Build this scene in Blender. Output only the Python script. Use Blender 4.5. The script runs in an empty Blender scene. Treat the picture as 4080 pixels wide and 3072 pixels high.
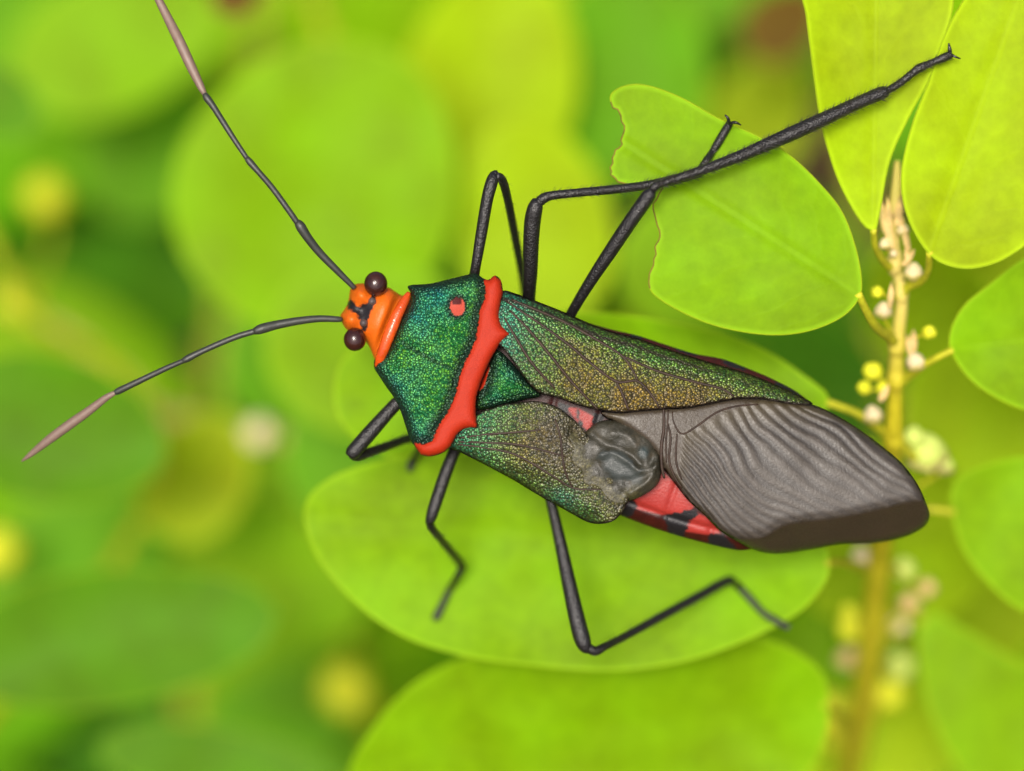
import bpy, math, random
import numpy as np
from mathutils import Matrix, Vector, noise
from mathutils.geometry import delaunay_2d_cdt

random.seed(7)
rng = np.random.default_rng(7)
sc = bpy.context.scene
col = sc.collection

# ------------------------------------------------------------------ camera
# Everything is built in millimetres in a tilted working frame (x right, y up the slope,
# z out of the plant towards the sky side) and placed in the world in metres.
S = 0.009            # millimetres per photograph pixel at the depth of the insect
D = 110.0            # camera distance in millimetres
ELEV = math.radians(52)
CX, CY = 2040.0, 1536.0
ORG = Vector((0, 0, 0.30))          # insect height above the soil in metres
_s, _c = math.sin(ELEV), math.cos(ELEV)
ROT = Matrix(((1, 0, 0), (0, _s, -_c), (0, _c, _s)))   # columns: frame x, y, z in the world
M4 = Matrix.Translation(ORG) @ ROT.to_4x4() @ Matrix.Scale(0.001, 4)

cam = bpy.data.cameras.new('camera')
camo = bpy.data.objects.new('camera', cam)
col.objects.link(camo)
camo.matrix_world = Matrix.Translation(ORG + ROT @ Vector((0, 0, D * 0.001))) @ ROT.to_4x4()
cam.sensor_width = 36.0
cam.lens = 36.0 * D / (4080 * S)
cam.clip_start = 0.001
cam.clip_end = 50.0
cam.dof.use_dof = True
cam.dof.focus_distance = (D - 0.1) * 0.001
cam.dof.aperture_fstop = cam.lens / 5.0
sc.camera = camo

# ------------------------------------------------------------------ world, sun, exposure
SUN_EL, SUN_AZ = math.radians(58), math.radians(-168)     # high, over the photographer's shoulder
w = bpy.data.worlds.new('World')
sc.world = w
w.use_nodes = True
wn = w.node_tree.nodes
wn.clear()
sky = wn.new('ShaderNodeTexSky')
sky.sky_type = 'NISHITA'
sky.sun_disc = False
sky.sun_elevation = SUN_EL
sky.sun_rotation = SUN_AZ
sky.air_density = 0.6
sky.dust_density = 6.0
sky.ozone_density = 0.6
bg = wn.new('ShaderNodeBackground')
bg.inputs['Strength'].default_value = 0.10
wo = wn.new('ShaderNodeOutputWorld')
w.node_tree.links.new(sky.outputs[0], bg.inputs[0])
w.node_tree.links.new(bg.outputs[0], wo.inputs[0])

sd = bpy.data.lights.new('sun', 'SUN')
sd.energy = 2.4
sd.angle = math.radians(14)
sd.color = (1.0, 0.955, 0.88)
so = bpy.data.objects.new('sun', sd)
col.objects.link(so)
_d = Vector((math.sin(SUN_AZ) * math.cos(SUN_EL), math.cos(SUN_AZ) * math.cos(SUN_EL), math.sin(SUN_EL)))
so.rotation_euler = _d.to_track_quat('Z', 'Y').to_euler()
so.location = (0, 0, 2)

vs = sc.view_settings
vs.view_transform = 'Standard'
vs.look = 'None'
vs.exposure = 0.78
vs.gamma = 1.0
vs.use_curve_mapping = False
sc.render.engine = 'CYCLES'
sc.cycles.use_denoising = True
try:
    sc.cycles.denoiser = 'OPENIMAGEDENOISE'
except Exception:
    pass
sc.cycles.max_bounces = 8
sc.cycles.transmission_bounces = 8
sc.cycles.diffuse_bounces = 4

# ------------------------------------------------------------------ helpers: pixels and shapes
def P(px, py, z):
    """Photograph pixel at working depth z -> working-frame millimetres."""
    k = (D - z) / D
    return Vector(((px - CX) * S * k, (CY - py) * S * k, z))

def PA(xy, z):
    k = (D - z) / D
    return np.stack([(xy[:, 0] - CX) * S * k, (CY - xy[:, 1]) * S * k, z], axis=1)

def conv(pts, ox, oy, k):
    return [(ox + k * a, oy + k * b) for a, b in pts]
def z1(p): return conv(p, 1250, 1000, 900 / 1666)
def z2(p): return conv(p, 1750, 1050, 1500 / 2082)
def z3(p): return conv(p, 2400, 1450, 1400 / 2212)
def fx(p): return conv(p, 0, 0, 4080 / 2212)

def catmull(pts, closed, per):
    pts = [np.array(p, float) for p in pts]
    n = len(pts)
    out = []
    rngi = range(n if closed else n - 1)
    for i in rngi:
        if closed:
            a, b, c, d = pts[i - 1], pts[i], pts[(i + 1) % n], pts[(i + 2) % n]
        else:
            b, c = pts[i], pts[i + 1]
            a = pts[i - 1] if i > 0 else 2 * b - c
            d = pts[i + 2] if i + 2 < n else 2 * c - b
        m = max(1, int(round(np.linalg.norm((c - b)[:2]) / per))) if per else 6
        for k in range(m):
            t = k / m
            out.append(0.5 * ((2 * b) + (c - a) * t + (2 * a - 5 * b + 4 * c - d) * t * t + (3 * b - a - 3 * c + d) * t ** 3))
    if not closed:
        out.append(pts[-1])
    return np.array(out)

def linear(pts, closed, per):
    pts = [np.array(p, float) for p in pts]
    out = []
    n = len(pts)
    for i in range(n if closed else n - 1):
        b, c = pts[i], pts[(i + 1) % n]
        m = max(1, int(round(np.linalg.norm((c - b)[:2]) / per)))
        for k in range(m):
            out.append(b + (c - b) * k / m)
    return np.array(out)

def seg_dist(pts, poly, closed=True):
    """Distance of points to a polyline."""
    a = np.asarray(poly, float)
    b = np.roll(a, -1, axis=0)
    if not closed:
        a, b = a[:-1], b[:-1]
    best = np.full(len(pts), 1e9)
    ab = b - a
    L = (ab ** 2).sum(1) + 1e-12
    for s in range(0, len(pts), 4000):
        p = pts[s:s + 4000, None, :]
        t = np.clip(((p - a) * ab).sum(2) / L, 0, 1)
        d = np.sqrt(((p - (a + t[..., None] * ab)) ** 2).sum(2))
        best[s:s + 4000] = d.min(1)
    return best

def inside(pts, poly):
    a = np.asarray(poly, float)
    b = np.roll(a, -1, axis=0)
    x, y = pts[:, 0][:, None], pts[:, 1][:, None]
    cond = (a[:, 1] > y) != (b[:, 1] > y)
    xx = (b[:, 0] - a[:, 0]) * (y - a[:, 1]) / (b[:, 1] - a[:, 1] + 1e-12) + a[:, 0]
    return (cond & (x < xx)).sum(1) % 2 == 1

def sdf(pts, poly):
    d = seg_dist(pts, poly)
    return np.where(inside(pts, poly), d, -d)

def smooth01(t):
    t = np.clip(t, 0, 1)
    return t * t * (3 - 2 * t)

def nz(xy, scale, seed=0.0):
    return np.array([noise.noise(Vector((x * scale, y * scale, seed))) for x, y in xy])

def obj(name, verts, faces, mats, parent=None, smooth=True, fmat=None, attrs=None, kind=None):
    me = bpy.data.meshes.new(name)
    me.from_pydata([tuple(map(float, v)) for v in verts], [], [tuple(map(int, f)) for f in faces])
    for m in (mats if isinstance(mats, (list, tuple)) else [mats]):
        me.materials.append(m)
    if smooth:
        me.polygons.foreach_set('use_smooth', [True] * len(me.polygons))
    if fmat is not None:
        me.polygons.foreach_set('material_index', list(map(int, fmat)))
    for k, v in (attrs or {}).items():
        a = me.attributes.new(k, 'FLOAT', 'POINT')
        a.data.foreach_set('value', np.asarray(v, dtype=np.float32))
    me.update()
    o = bpy.data.objects.new(name, me)
    col.objects.link(o)
    if parent is not None:
        o.parent = parent
    if kind:
        o['kind'] = kind
    return o

def root(name, origin, label, category, group=None):
    o = bpy.data.objects.new(name, None)
    o.empty_display_size = 1.0
    col.objects.link(o)
    o.matrix_world = M4 @ Matrix.Translation(origin)
    o['label'] = label
    o['category'] = category
    if group:
        o['group'] = group
    o_origin[o.name] = Vector(origin)
    return o
o_origin = {}

def org(parent):
    while parent.parent is not None:
        parent = parent.parent
    return np.array(o_origin[parent.name])

def plate2d(outline, step, smooth=True):
    """Triangulated interior of an outline, in pixels: (points, triangles, number of rim points)."""
    rim = catmull(outline, True, step) if smooth else linear(outline, True, step)
    lo, hi = rim.min(0), rim.max(0)
    g = []
    row = 0
    y = lo[1]
    while y < hi[1]:
        xs = np.arange(lo[0] + (step / 2 if row % 2 else 0), hi[0], step)
        g.append(np.stack([xs, np.full_like(xs, y)], 1))
        y += step * 0.866
        row += 1
    g = np.concatenate(g)
    g = g[inside(g, rim)]
    g = g[seg_dist(g, rim) > step * 0.55]
    allp = np.concatenate([rim, g])
    n = len(rim)
    r = delaunay_2d_cdt([Vector(p) for p in allp], [(i, (i + 1) % n) for i in range(n)], [], 1, 1e-4)
    vo, fo, orig = r[0], r[2], r[3]
    pts = np.array([(v.x, v.y) for v in vo])
    tri = np.array(fo)
    a, b, c = pts[tri[:, 0]], pts[tri[:, 1]], pts[tri[:, 2]]
    area = (b[:, 0] - a[:, 0]) * (c[:, 1] - a[:, 1]) - (b[:, 1] - a[:, 1]) * (c[:, 0] - a[:, 0])
    # pixel y points down: keep triangles so that they face +z of the frame
    tri = np.where((area > 0)[:, None], tri[:, ::-1], tri)
    return pts, tri, rim

def plate(name, outline, step, ztop, zbot, mats, parent, attrs=None, smooth=True, kind=None):
    """A closed shell over an outline: ztop / zbot give millimetres from (points, rim distance)."""
    pts, tri, rim = plate2d(outline, step, smooth)
    d = seg_dist(pts, rim)
    zt = ztop(pts, d)
    top = PA(pts, zt) - org(parent)
    at = {k: f(pts, d) for k, f in (attrs or {}).items()}
    if zbot is None:
        return obj(name, top, tri, mats, parent, attrs=at, kind=kind), pts
    onrim = d < 1e-3
    idx = np.where(~onrim)[0]
    mapb = np.arange(len(pts))
    mapb[idx] = len(pts) + np.arange(len(idx))
    zb = zbot(pts, d)
    bot = PA(pts[idx], zb[idx]) - org(parent)
    v = np.concatenate([top, bot])
    f = np.concatenate([tri, mapb[tri[:, ::-1]]])
    at = {k: np.concatenate([x, x[idx]]) for k, x in at.items()}
    return obj(name, v, f, mats, parent, attrs=at, kind=kind), pts

def tube_geo(path, radii, sides=10, flat=1.0, flatdir=(0, 0, 1), cap=True):
    path = np.asarray(path, float)
    n = len(path)
    radii = np.asarray(radii, float)
    V, F = [], []
    up = np.array(flatdir, float)
    for i in range(n):
        t = path[min(i + 1, n - 1)] - path[max(i - 1, 0)]
        t /= np.linalg.norm(t) + 1e-12
        a = np.cross(up, t)
        if np.linalg.norm(a) < 0.1:
            a = np.cross(np.array((0.0, 1.0, 0.1)), t)
        a /= np.linalg.norm(a) + 1e-12
        b = np.cross(t, a)
        for k in range(sides):
            q = 2 * math.pi * k / sides
            V.append(path[i] + radii[i] * (a * math.cos(q) + flat * b * math.sin(q)))
    for i in range(n - 1):
        for k in range(sides):
            k2 = (k + 1) % sides
            F.append((i * sides + k, i * sides + k2, (i + 1) * sides + k2, (i + 1) * sides + k))
    if cap:
        F.append(tuple(range(sides))[::-1])
        F.append(tuple((n - 1) * sides + k for k in range(sides)))
    return V, F

def join(parts):
    V, F = [], []
    for v, f in parts:
        b = len(V)
        V += list(v)
        F += [tuple(b + i for i in q) for q in f]
    return V, F

def path3(ctrl, per=12):
    """ctrl: (px, py, z, radius_px) control points -> smoothed mm path and mm radii."""
    c = catmull([(a, b, z * 100, r) for a, b, z, r in ctrl], False, per)
    p = PA(c[:, :2], c[:, 2] / 100)
    return p, c[:, 3] * S

def ball_geo(c, r, n=10, m=8, sq=(1, 1, 1), jit=0.0):
    V, F = [], []
    for i in range(m + 1):
        th = math.pi * i / m
        for k in range(n):
            ph = 2 * math.pi * k / n
            q = np.array((math.sin(th) * math.cos(ph), math.sin(th) * math.sin(ph), math.cos(th)))
            rr = r * (1 + jit * noise.noise(Vector(q * 2.2 + np.array(c))))
            V.append(np.array(c) + rr * q * np.array(sq))
    for i in range(m):
        for k in range(n):
            F.append((i * n + k, (i + 1) * n + k, (i + 1) * n + (k + 1) % n, i * n + (k + 1) % n))
    return V, F

# ------------------------------------------------------------------ helpers: node materials
class Mat:
    def __init__(self, name):
        self.m = bpy.data.materials.new(name)
        self.m.use_nodes = True
        self.t = self.m.node_tree
        self.t.nodes.clear()
        self.out = self.t.nodes.new('ShaderNodeOutputMaterial')
        self._oc = None
    def link(self, a, b):
        self.t.links.new(a, b)
    def put(self, sock, v):
        if isinstance(v, bpy.types.NodeSocket):
            self.link(v, sock)
        elif isinstance(v, (tuple, list)) and len(v) == 3 and sock.type == 'RGBA':
            sock.default_value = (*v, 1)
        else:
            sock.default_value = v
    def node(self, typ, ins=None, **props):
        n = self.t.nodes.new('ShaderNode' + typ)
        for k, v in props.items():
            setattr(n, k, v)
        for k, v in (ins or {}).items():
            self.put(n.inputs[k], v)
        return n
    @property
    def oc(self):
        if self._oc is None:
            self._oc = self.node('TexCoord').outputs['Object']
        return self._oc
    def attr(self, name):
        return self.node('Attribute', attribute_name=name).outputs['Fac']
    def noise(self, scale, detail=3, rough=0.55, vec=None, dist=0.0):
        return self.node('TexNoise', {'Vector': vec or self.oc, 'Scale': scale, 'Detail': detail, 'Roughness': rough, 'Distortion': dist}).outputs['Fac']
    def voro(self, scale, feature='F1', out='Distance', vec=None, rand=1.0):
        n = self.node('TexVoronoi', {'Vector': vec or self.oc, 'Scale': scale, 'Randomness': rand}, feature=feature)
        return n.outputs[out]
    def math(self, op, a, b=0.0, c=0.0, clamp=False):
        n = self.node('Math', operation=op, use_clamp=clamp)
        self.put(n.inputs[0], a)
        self.put(n.inputs[1], b)
        self.put(n.inputs[2], c)
        return n.outputs[0]
    def rng(self, v, a, b, c=0.0, d=1.0, smooth=True):
        n = self.node('MapRange', {'Value': v, 'From Min': a, 'From Max': b, 'To Min': c, 'To Max': d},
                      interpolation_type='SMOOTHSTEP' if smooth else 'LINEAR')
        return n.outputs['Result']
    def mix(self, f, a, b, blend='MIX'):
        n = self.node('Mix', data_type='RGBA', blend_type=blend)
        self.put(n.inputs[0], f)
        self.put(n.inputs[6], a)
        self.put(n.inputs[7], b)
        return n.outputs[2]
    def bump(self, h, dist, strength=1.0, normal=None):
        n = self.node('Bump', {'Height': h, 'Distance': dist, 'Strength': strength})
        if normal is not None:
            self.link(normal, n.inputs['Normal'])
        return n.outputs[0]
    def principled(self, color, rough=0.5, metal=0.0, spec=0.5, normal=None, **more):
        n = self.node('BsdfPrincipled')
        self.put(n.inputs['Base Color'], color)
        self.put(n.inputs['Roughness'], rough)
        self.put(n.inputs['Metallic'], metal)
        self.put(n.inputs['Specular IOR Level'], spec)
        if normal is not None:
            self.link(normal, n.inputs['Normal'])
        for k, v in more.items():
            self.put(n.inputs[k], v)
        return n.outputs[0]
    def done(self, shader):
        self.link(shader, self.out.inputs['Surface'])
        return self.m

def leaf_mat(name, refl, trans, tmix=0.36, rough=0.55, spec=0.09, blotch=0.20, veins=True):
    m = Mat(name)
    n1 = m.noise(0.22, 4)
    n2 = m.noise(1.6, 4, 0.6)
    k = m.math('ADD', m.rng(n1, 0.3, 0.7, 1 - blotch, 1 + blotch, False), m.rng(n2, 0.3, 0.7, -0.10, 0.10, False))
    hsv = lambda c: m.node('HueSaturation', {'Color': c, 'Hue': m.rng(n1, 0.3, 0.7, 0.492, 0.508, False), 'Value': k}).outputs[0]
    cr, ct = hsv((*refl, 1)), hsv((*trans, 1))
    normal = m.bump(m.voro(4.5, 'DISTANCE_TO_EDGE'), 0.00003, 0.25)
    if veins:
        lu, lv = m.attr('lu'), m.attr('lv')
        av = m.math('ABSOLUTE', lv)
        mid = m.rng(av, 0.0, 0.035, 1.0, 0.0)
        q = m.math('MULTIPLY', m.math('SUBTRACT', lu, m.math('MULTIPLY', av, 0.28)), 8.0)
        q = m.math('ADD', q, m.rng(n1, 0, 1, -1.5, 1.5, False))
        fr = m.math('ABSOLUTE', m.math('SUBTRACT', m.math('FRACT', q), 0.5))
        side = m.math('MULTIPLY', m.rng(fr, 0.0, 0.14, 1.0, 0.0), 0.4)
        vn = m.math('MAXIMUM', mid, side)
        edge = m.rng(m.attr('edge'), 0.0, 0.22, 1.0, 0.0)
        pal = m.math('MAXIMUM', m.math('MULTIPLY', vn, 0.11), m.math('MULTIPLY', edge, 0.5))
        cr = m.mix(pal, cr, tuple(min(1, 1.7 * c + 0.01) for c in refl))
        ct = m.mix(pal, ct, tuple(min(1, 1.5 * c + 0.006) for c in trans))
        normal = m.bump(vn, 0.00004, 0.25, normal)
    pr = m.principled(cr, rough, 0, spec, normal)
    tr = m.node('BsdfTranslucent', {'Color': ct}).outputs[0]
    mx = m.node('MixShader', {'Fac': tmix})
    m.link(pr, mx.inputs[1])
    m.link(tr, mx.inputs[2])
    return m.done(mx.outputs[0])

LEAF = {
    'fresh':  leaf_mat('leaf_fresh_green', (0.180, 0.345, 0.0015), (0.31, 0.55, 0.002)),
    'lime':   leaf_mat('leaf_lime', (0.300, 0.430, 0.002), (0.48, 0.64, 0.003)),
    'green':  leaf_mat('leaf_green', (0.105, 0.275, 0.003), (0.19, 0.45, 0.003)),
    'deep':   leaf_mat('leaf_deep_green', (0.060, 0.180, 0.004), (0.12, 0.32, 0.003)),
    'blue':   leaf_mat('leaf_bluish_green', (0.080, 0.205, 0.003), (0.12, 0.30, 0.003), rough=0.55, spec=0.10),
    'yellow': leaf_mat('leaf_yellow_green', (0.300, 0.390, 0.004), (0.50, 0.60, 0.004)),
    'brown':  leaf_mat('leaf_withered_brown', (0.110, 0.060, 0.004), (0.10, 0.055, 0.003)),
}
def margin_mat():
    m = Mat('leaf_margin_pale')
    pr = m.principled((0.36, 0.50, 0.008), 0.5, 0, 0.15)
    tr = m.node('BsdfTranslucent', {'Color': (0.5, 0.62, 0.02, 1)}).outputs[0]
    mx = m.node('MixShader', {'Fac': 0.45})
    m.link(pr, mx.inputs[1]); m.link(tr, mx.inputs[2])
    return m.done(mx.outputs[0])
MARGIN = margin_mat()
def plain(name, c, rough=0.5, spec=0.4, var=0.25, ns=3.0, trans=None, bumpd=0.0):
    m = Mat(name)
    n = m.noise(ns, 4)
    cc = m.mix(m.rng(n, 0.3, 0.7), tuple(x * (1 - var) for x in c), tuple(min(1, x * (1 + var)) for x in c))
    nm = m.bump(m.noise(ns * 5, 3), bumpd) if bumpd else None
    sh = m.principled(cc, rough, 0, spec, nm)
    if trans:
        tr = m.node('BsdfTranslucent', {'Color': cc}).outputs[0]
        mx = m.node('MixShader', {'Fac': trans})
        m.link(sh, mx.inputs[1]); m.link(tr, mx.inputs[2])
        sh = mx.outputs[0]
    return m.done(sh)
BITE = plain('dried_bite_edge', (0.16, 0.10, 0.015), 0.7, 0.2)
def stem_mat():
    m = Mat('stem_yellow_to_cream')
    sep = m.node('SeparateXYZ', {'Vector': m.oc})
    n = m.noise(0.9, 4)
    c = m.mix(m.rng(n, 0.3, 0.7), (0.50, 0.44, 0.016), (0.70, 0.62, 0.030))
    c = m.mix(m.rng(sep.outputs[1], 22.5, 28.0, 0, 0.9), c, m.mix(n, (0.80, 0.60, 0.22), (0.70, 0.62, 0.16)))
    sh = m.principled(c, 0.5, 0, 0.2, m.bump(m.noise(5, 3), 0.00003))
    tr = m.node('BsdfTranslucent', {'Color': c}).outputs[0]
    mx = m.node('MixShader', {'Fac': 0.35})
    m.link(sh, mx.inputs[1]); m.link(tr, mx.inputs[2])
    return m.done(mx.outputs[0])
STEM = stem_mat()
STEMG = plain('twig_olive', (0.36, 0.40, 0.010), 0.5, 0.35, 0.25, 1.2, 0.25)
PETI = plain('petiole_lime', (0.55, 0.54, 0.025), 0.5, 0.35, 0.2, 2.0, 0.35)
CREAM = plain('bud_cream', (0.80, 0.68, 0.42), 0.55, 0.3, 0.14, 4.0, 0.35, 0.00002)
PEACH = plain('bract_peach', (0.74, 0.52, 0.22), 0.6, 0.3, 0.25, 3.0, 0.35)
YELB = plain('bud_yellow', (0.78, 0.78, 0.035), 0.5, 0.3, 0.15, 3.0, 0.3)
CALYX = plain('calyx_cream_green', (0.62, 0.55, 0.20), 0.55, 0.2, 0.2, 3.0, 0.45)
PALE = plain('bud_pale_green', (0.68, 0.78, 0.18), 0.55, 0.3, 0.15, 3.0, 0.4)

# insect materials
def pronotum_mat():
    m = Mat('pronotum_metallic_green_and_red')
    band, spot, core, edge, teal, crease = [m.attr(k) for k in ('band', 'spot', 'core', 'edge', 'teal', 'crease')]
    wob = m.rng(m.noise(9, 3), 0.3, 0.7, -7, 7, False)
    cell = m.voro(10.5)
    cellc = m.node('TexVoronoi', {'Vector': m.oc, 'Scale': 10.5}).outputs['Color']
    sep = m.node('SeparateColor', {'Color': cellc})
    rnd = sep.outputs[0]
    big = m.noise(0.75, 3, 0.6)
    tealf = m.math('ADD', m.math('MULTIPLY', m.attr('teal'), 0.75), m.rng(big, 0.35, 0.65, -0.35, 0.35, False), clamp=True)
    g = m.mix(m.rng(m.math('ADD', rnd, m.rng(big, 0.3, 0.7, -0.35, 0.35)), 0.2, 0.9), (0.014, 0.17, 0.028), (0.13, 0.42, 0.026))
    t = m.mix(rnd, (0.004, 0.09, 0.12), (0.015, 0.33, 0.22))
    green = m.mix(tealf, g, t)
    green = m.mix(m.rng(cell, 0.22, 0.65, 0.0, 0.7), green, (0.004, 0.06, 0.02))
    dk = m.math('MAXIMUM', m.rng(m.math('ADD', edge, m.math('MULTIPLY', wob, 1.6)), 4, 60, 1, 0), m.rng(m.math('ADD', band, wob), -62, -14, 0, 1))  # edge term paints the shade of the rolled rim into the colour
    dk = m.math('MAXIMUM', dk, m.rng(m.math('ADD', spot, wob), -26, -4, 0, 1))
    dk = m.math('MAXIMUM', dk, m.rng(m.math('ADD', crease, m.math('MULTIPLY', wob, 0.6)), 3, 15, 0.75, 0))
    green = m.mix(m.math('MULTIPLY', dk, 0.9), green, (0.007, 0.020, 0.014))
    red = m.mix(m.noise(2.2, 5, 0.65), (0.27, 0.012, 0.0015), (0.38, 0.022, 0.0025))
    red = m.mix(m.rng(m.noise(16, 3, 0.7), 0.5, 0.75, 0, 0.35), red, (0.20, 0.009, 0.001))
    sp = m.mix(m.rng(core, -3, 5), (0.36, 0.050, 0.028), (0.05, 0.001, 0.001))
    isr = m.rng(m.math('ADD', band, m.math('MULTIPLY', wob, 0.55)), -2.5, 2.5)
    iss = m.rng(m.math('ADD', spot, m.math('MULTIPLY', wob, 0.4)), -3, 3)
    c = m.mix(iss, m.mix(isr, green, red), sp)
    nong = m.math('MAXIMUM', isr, iss)
    metal = m.math('MULTIPLY', m.math('SUBTRACT', 1.0, nong), 0.55)
    rough = m.rng(nong, 0, 1, 0.36, 0.62)
    hgt = m.math('MULTIPLY', cell, m.math('SUBTRACT', 1.0, m.math('MULTIPLY', nong, 0.93)))
    nrm = m.bump(hgt, -0.00008, 0.95)
    nrm = m.bump(m.noise(22, 3), 0.00002, 0.6, nrm)
    return m.done(m.principled(c, rough, metal, m.rng(nong, 0, 1, 0.45, 0.22), nrm))

def corium_mat(name, dull):
    m = Mat(name)
    gold, edge, teal, mar = [m.attr(k) for k in ('gold', 'edge', 'teal', 'margin')]
    vor = m.node('TexVoronoi', {'Vector': m.oc, 'Scale': 11.0})
    cell = vor.outputs['Distance']
    sep = m.node('SeparateColor', {'Color': vor.outputs['Color']})
    rnd = sep.outputs[0]
    big = m.noise(0.6, 4, 0.6)
    gf = m.math('ADD', gold, m.rng(big, 0.3, 0.7, -0.4, 0.4, False), clamp=True)
    gr = m.mix(rnd, (0.014, 0.085, 0.016), (0.11, 0.25, 0.028))
    go = m.mix(rnd, (0.045, 0.034, 0.004), (0.22, 0.145, 0.012))
    te = m.mix(rnd, (0.008, 0.15, 0.11), (0.04, 0.30, 0.15))
    c = m.mix(gf, gr, go)
    c = m.mix(m.math('MULTIPLY', teal, m.rng(big, 0.3, 0.6, 0.4, 1.0)), c, te)
    c = m.mix(m.rng(cell, 0.25, 0.62, 0.0, 0.75), c, (0.020, 0.015, 0.007))
    c = m.mix(m.rng(mar, -8, 6), c, (0.035, 0.024, 0.020))
    c = m.mix(m.math('MULTIPLY', m.attr('dull'), dull), c, m.mix(rnd, (0.018, 0.015, 0.009), (0.060, 0.048, 0.024)))
    metal = m.rng(m.attr('dull'), 0, 1, 0.5, 0.2)
    nrm = m.bump(cell, -0.00005, 0.9)
    nrm = m.bump(m.noise(5, 4), 0.00006, 0.6, nrm)
    return m.done(m.principled(c, 0.38, metal, 0.5, nrm))

def membrane_mat():
    m = Mat('wing_membrane_smoky')
    u, vv, fold, fade = [m.attr(k) for k in ('vu', 'vv', 'fold', 'fade')]
    uu = m.math('ADD', m.math('MULTIPLY', u, 18.0), m.rng(m.noise(0.30, 1.5), 0.3, 0.7, -0.8, 0.8, False))
    w1 = m.math('SINE', m.math('MULTIPLY', uu, 6.2832))
    w01 = m.math('MULTIPLY', m.math('ADD', w1, 1.0), 0.5)
    n = m.noise(2.0, 4)
    fine = m.noise(14, 3, 0.7)
    c = m.mix(m.rng(n, 0.3, 0.7), (0.034, 0.027, 0.019), (0.052, 0.043, 0.034))
    c = m.mix(m.math('MULTIPLY', m.math('MULTIPLY', m.rng(w01, 0.15, 0.75, 1, 0), fade), m.rng(vv, 0.3, 1.0, 0.75, 0.40)), c, (0.012, 0.010, 0.008))
    c = m.mix(m.math('MULTIPLY', m.rng(fine, 0.58, 0.75), 0.35), c, (0.13, 0.115, 0.105))
    c = m.mix(m.rng(vv, 0.35, 0.0, 0, 0.55), c, (0.058, 0.044, 0.018))
    c = m.mix(m.rng(fold, -4, 10), c, m.mix(m.noise(0.9, 3), (0.028, 0.020, 0.012), (0.050, 0.032, 0.019)))  # downturned strip tinted darker brown, its shade painted into the colour
    c = m.mix(m.math('MULTIPLY', m.math('SUBTRACT', 1.0, fade), 0.7), c, (0.034, 0.024, 0.015))
    h = m.math('MULTIPLY', m.math('MULTIPLY', w01, fade), m.rng(fold, -6, 6, 1, 0.12))
    nrm = m.bump(m.math('MULTIPLY', h, m.rng(vv, 0.2, 1.0, 1.0, 0.30)), 0.00005, 0.6)
    nrm = m.bump(m.noise(4.0, 4, 0.6, dist=0.6), 0.00004, m.rng(fade, 0, 1, 0.5, 0.15), nrm)
    nrm = m.bump(fine, 0.00002, 0.5, nrm)
    c = m.mix(m.rng(m.noise(3.2, 5, 0.65, dist=1.0), 0.45, 0.7, 0, m.rng(fade, 0, 1, 0.7, 0.25)), c, (0.032, 0.024, 0.017))
    return m.done(m.principled(c, m.rng(fine, 0.3, 0.7, 0.38, 0.55), 0.0, 0.45, nrm))

def crumple_mat():
    m = Mat('crumpled_membrane_grey')
    n = m.noise(1.1, 5, 0.6)
    f = m.noise(9, 4, 0.7)
    c = m.mix(m.rng(n, 0.35, 0.65), (0.016, 0.015, 0.008), (0.034, 0.031, 0.020))
    c = m.mix(m.rng(m.noise(2.4, 4, 0.6), 0.5, 0.72, 0, 0.7), c, (0.040, 0.030, 0.015))
    c = m.mix(m.rng(f, 0.6, 0.75, 0, 0.3), c, (0.14, 0.135, 0.11))
    c = m.mix(m.math('MULTIPLY', m.rng(m.math('ADD', m.attr('plate'), m.rng(n, 0.3, 0.7, -25, 25)), -16, 16), 0.8), c, (0.034, 0.042, 0.040))
    c = m.mix(m.math('MULTIPLY', m.rng(m.math('ADD', m.attr('merge'), m.rng(n, 0.3, 0.7, -0.3, 0.3)), 0.15, 0.8), 0.95), c, m.mix(m.rng(m.voro(11.0), 0.28, 0.65, 0.0, 0.6), m.mix(m.node('SeparateColor', {'Color': m.node('TexVoronoi', {'Vector': m.oc, 'Scale': 11.0}).outputs['Color']}).outputs[0], (0.036, 0.036, 0.016), (0.095, 0.085, 0.034)), (0.026, 0.022, 0.010)))
    c = m.mix(m.rng(m.attr('dark'), -10, 14), c, (0.012, 0.022, 0.020))
    nrm = m.bump(m.noise(2.2, 4, 0.5), 0.00010, 0.6)
    nrm = m.bump(f, 0.00003, 0.7, nrm)
    return m.done(m.principled(c, m.rng(f, 0.3, 0.7, 0.34, 0.6), 0.0, 0.42, nrm))

def body_mat():
    m = Mat('body_orange_red_and_black')
    k = m.attr('black')
    wob = m.rng(m.noise(5, 3), 0.3, 0.7, -6, 6, False)
    org_, red, conx = m.attr('headness'), m.attr('redness'), m.attr('rim')
    cor = m.mix(m.noise(2.5, 3), (0.48, 0.075, 0.003), (0.62, 0.125, 0.005))
    cred = m.mix(m.noise(2.0, 4), (0.22, 0.013, 0.009), (0.34, 0.034, 0.026))
    cdk = m.mix(m.noise(3.0, 4), (0.016, 0.002, 0.0015), (0.055, 0.006, 0.003))
    c = m.mix(m.rng(red, -6, 6), cdk, cred)
    c = m.mix(org_, c, cor)
    c = m.mix(m.rng(m.math('ADD', k, wob), -5, 5), c, (0.010, 0.009, 0.010))
    nrm = m.bump(m.noise(12, 4, 0.6), 0.00003, 0.7)
    return m.done(m.principled(c, 0.42, 0, 0.35, nrm))

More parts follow.
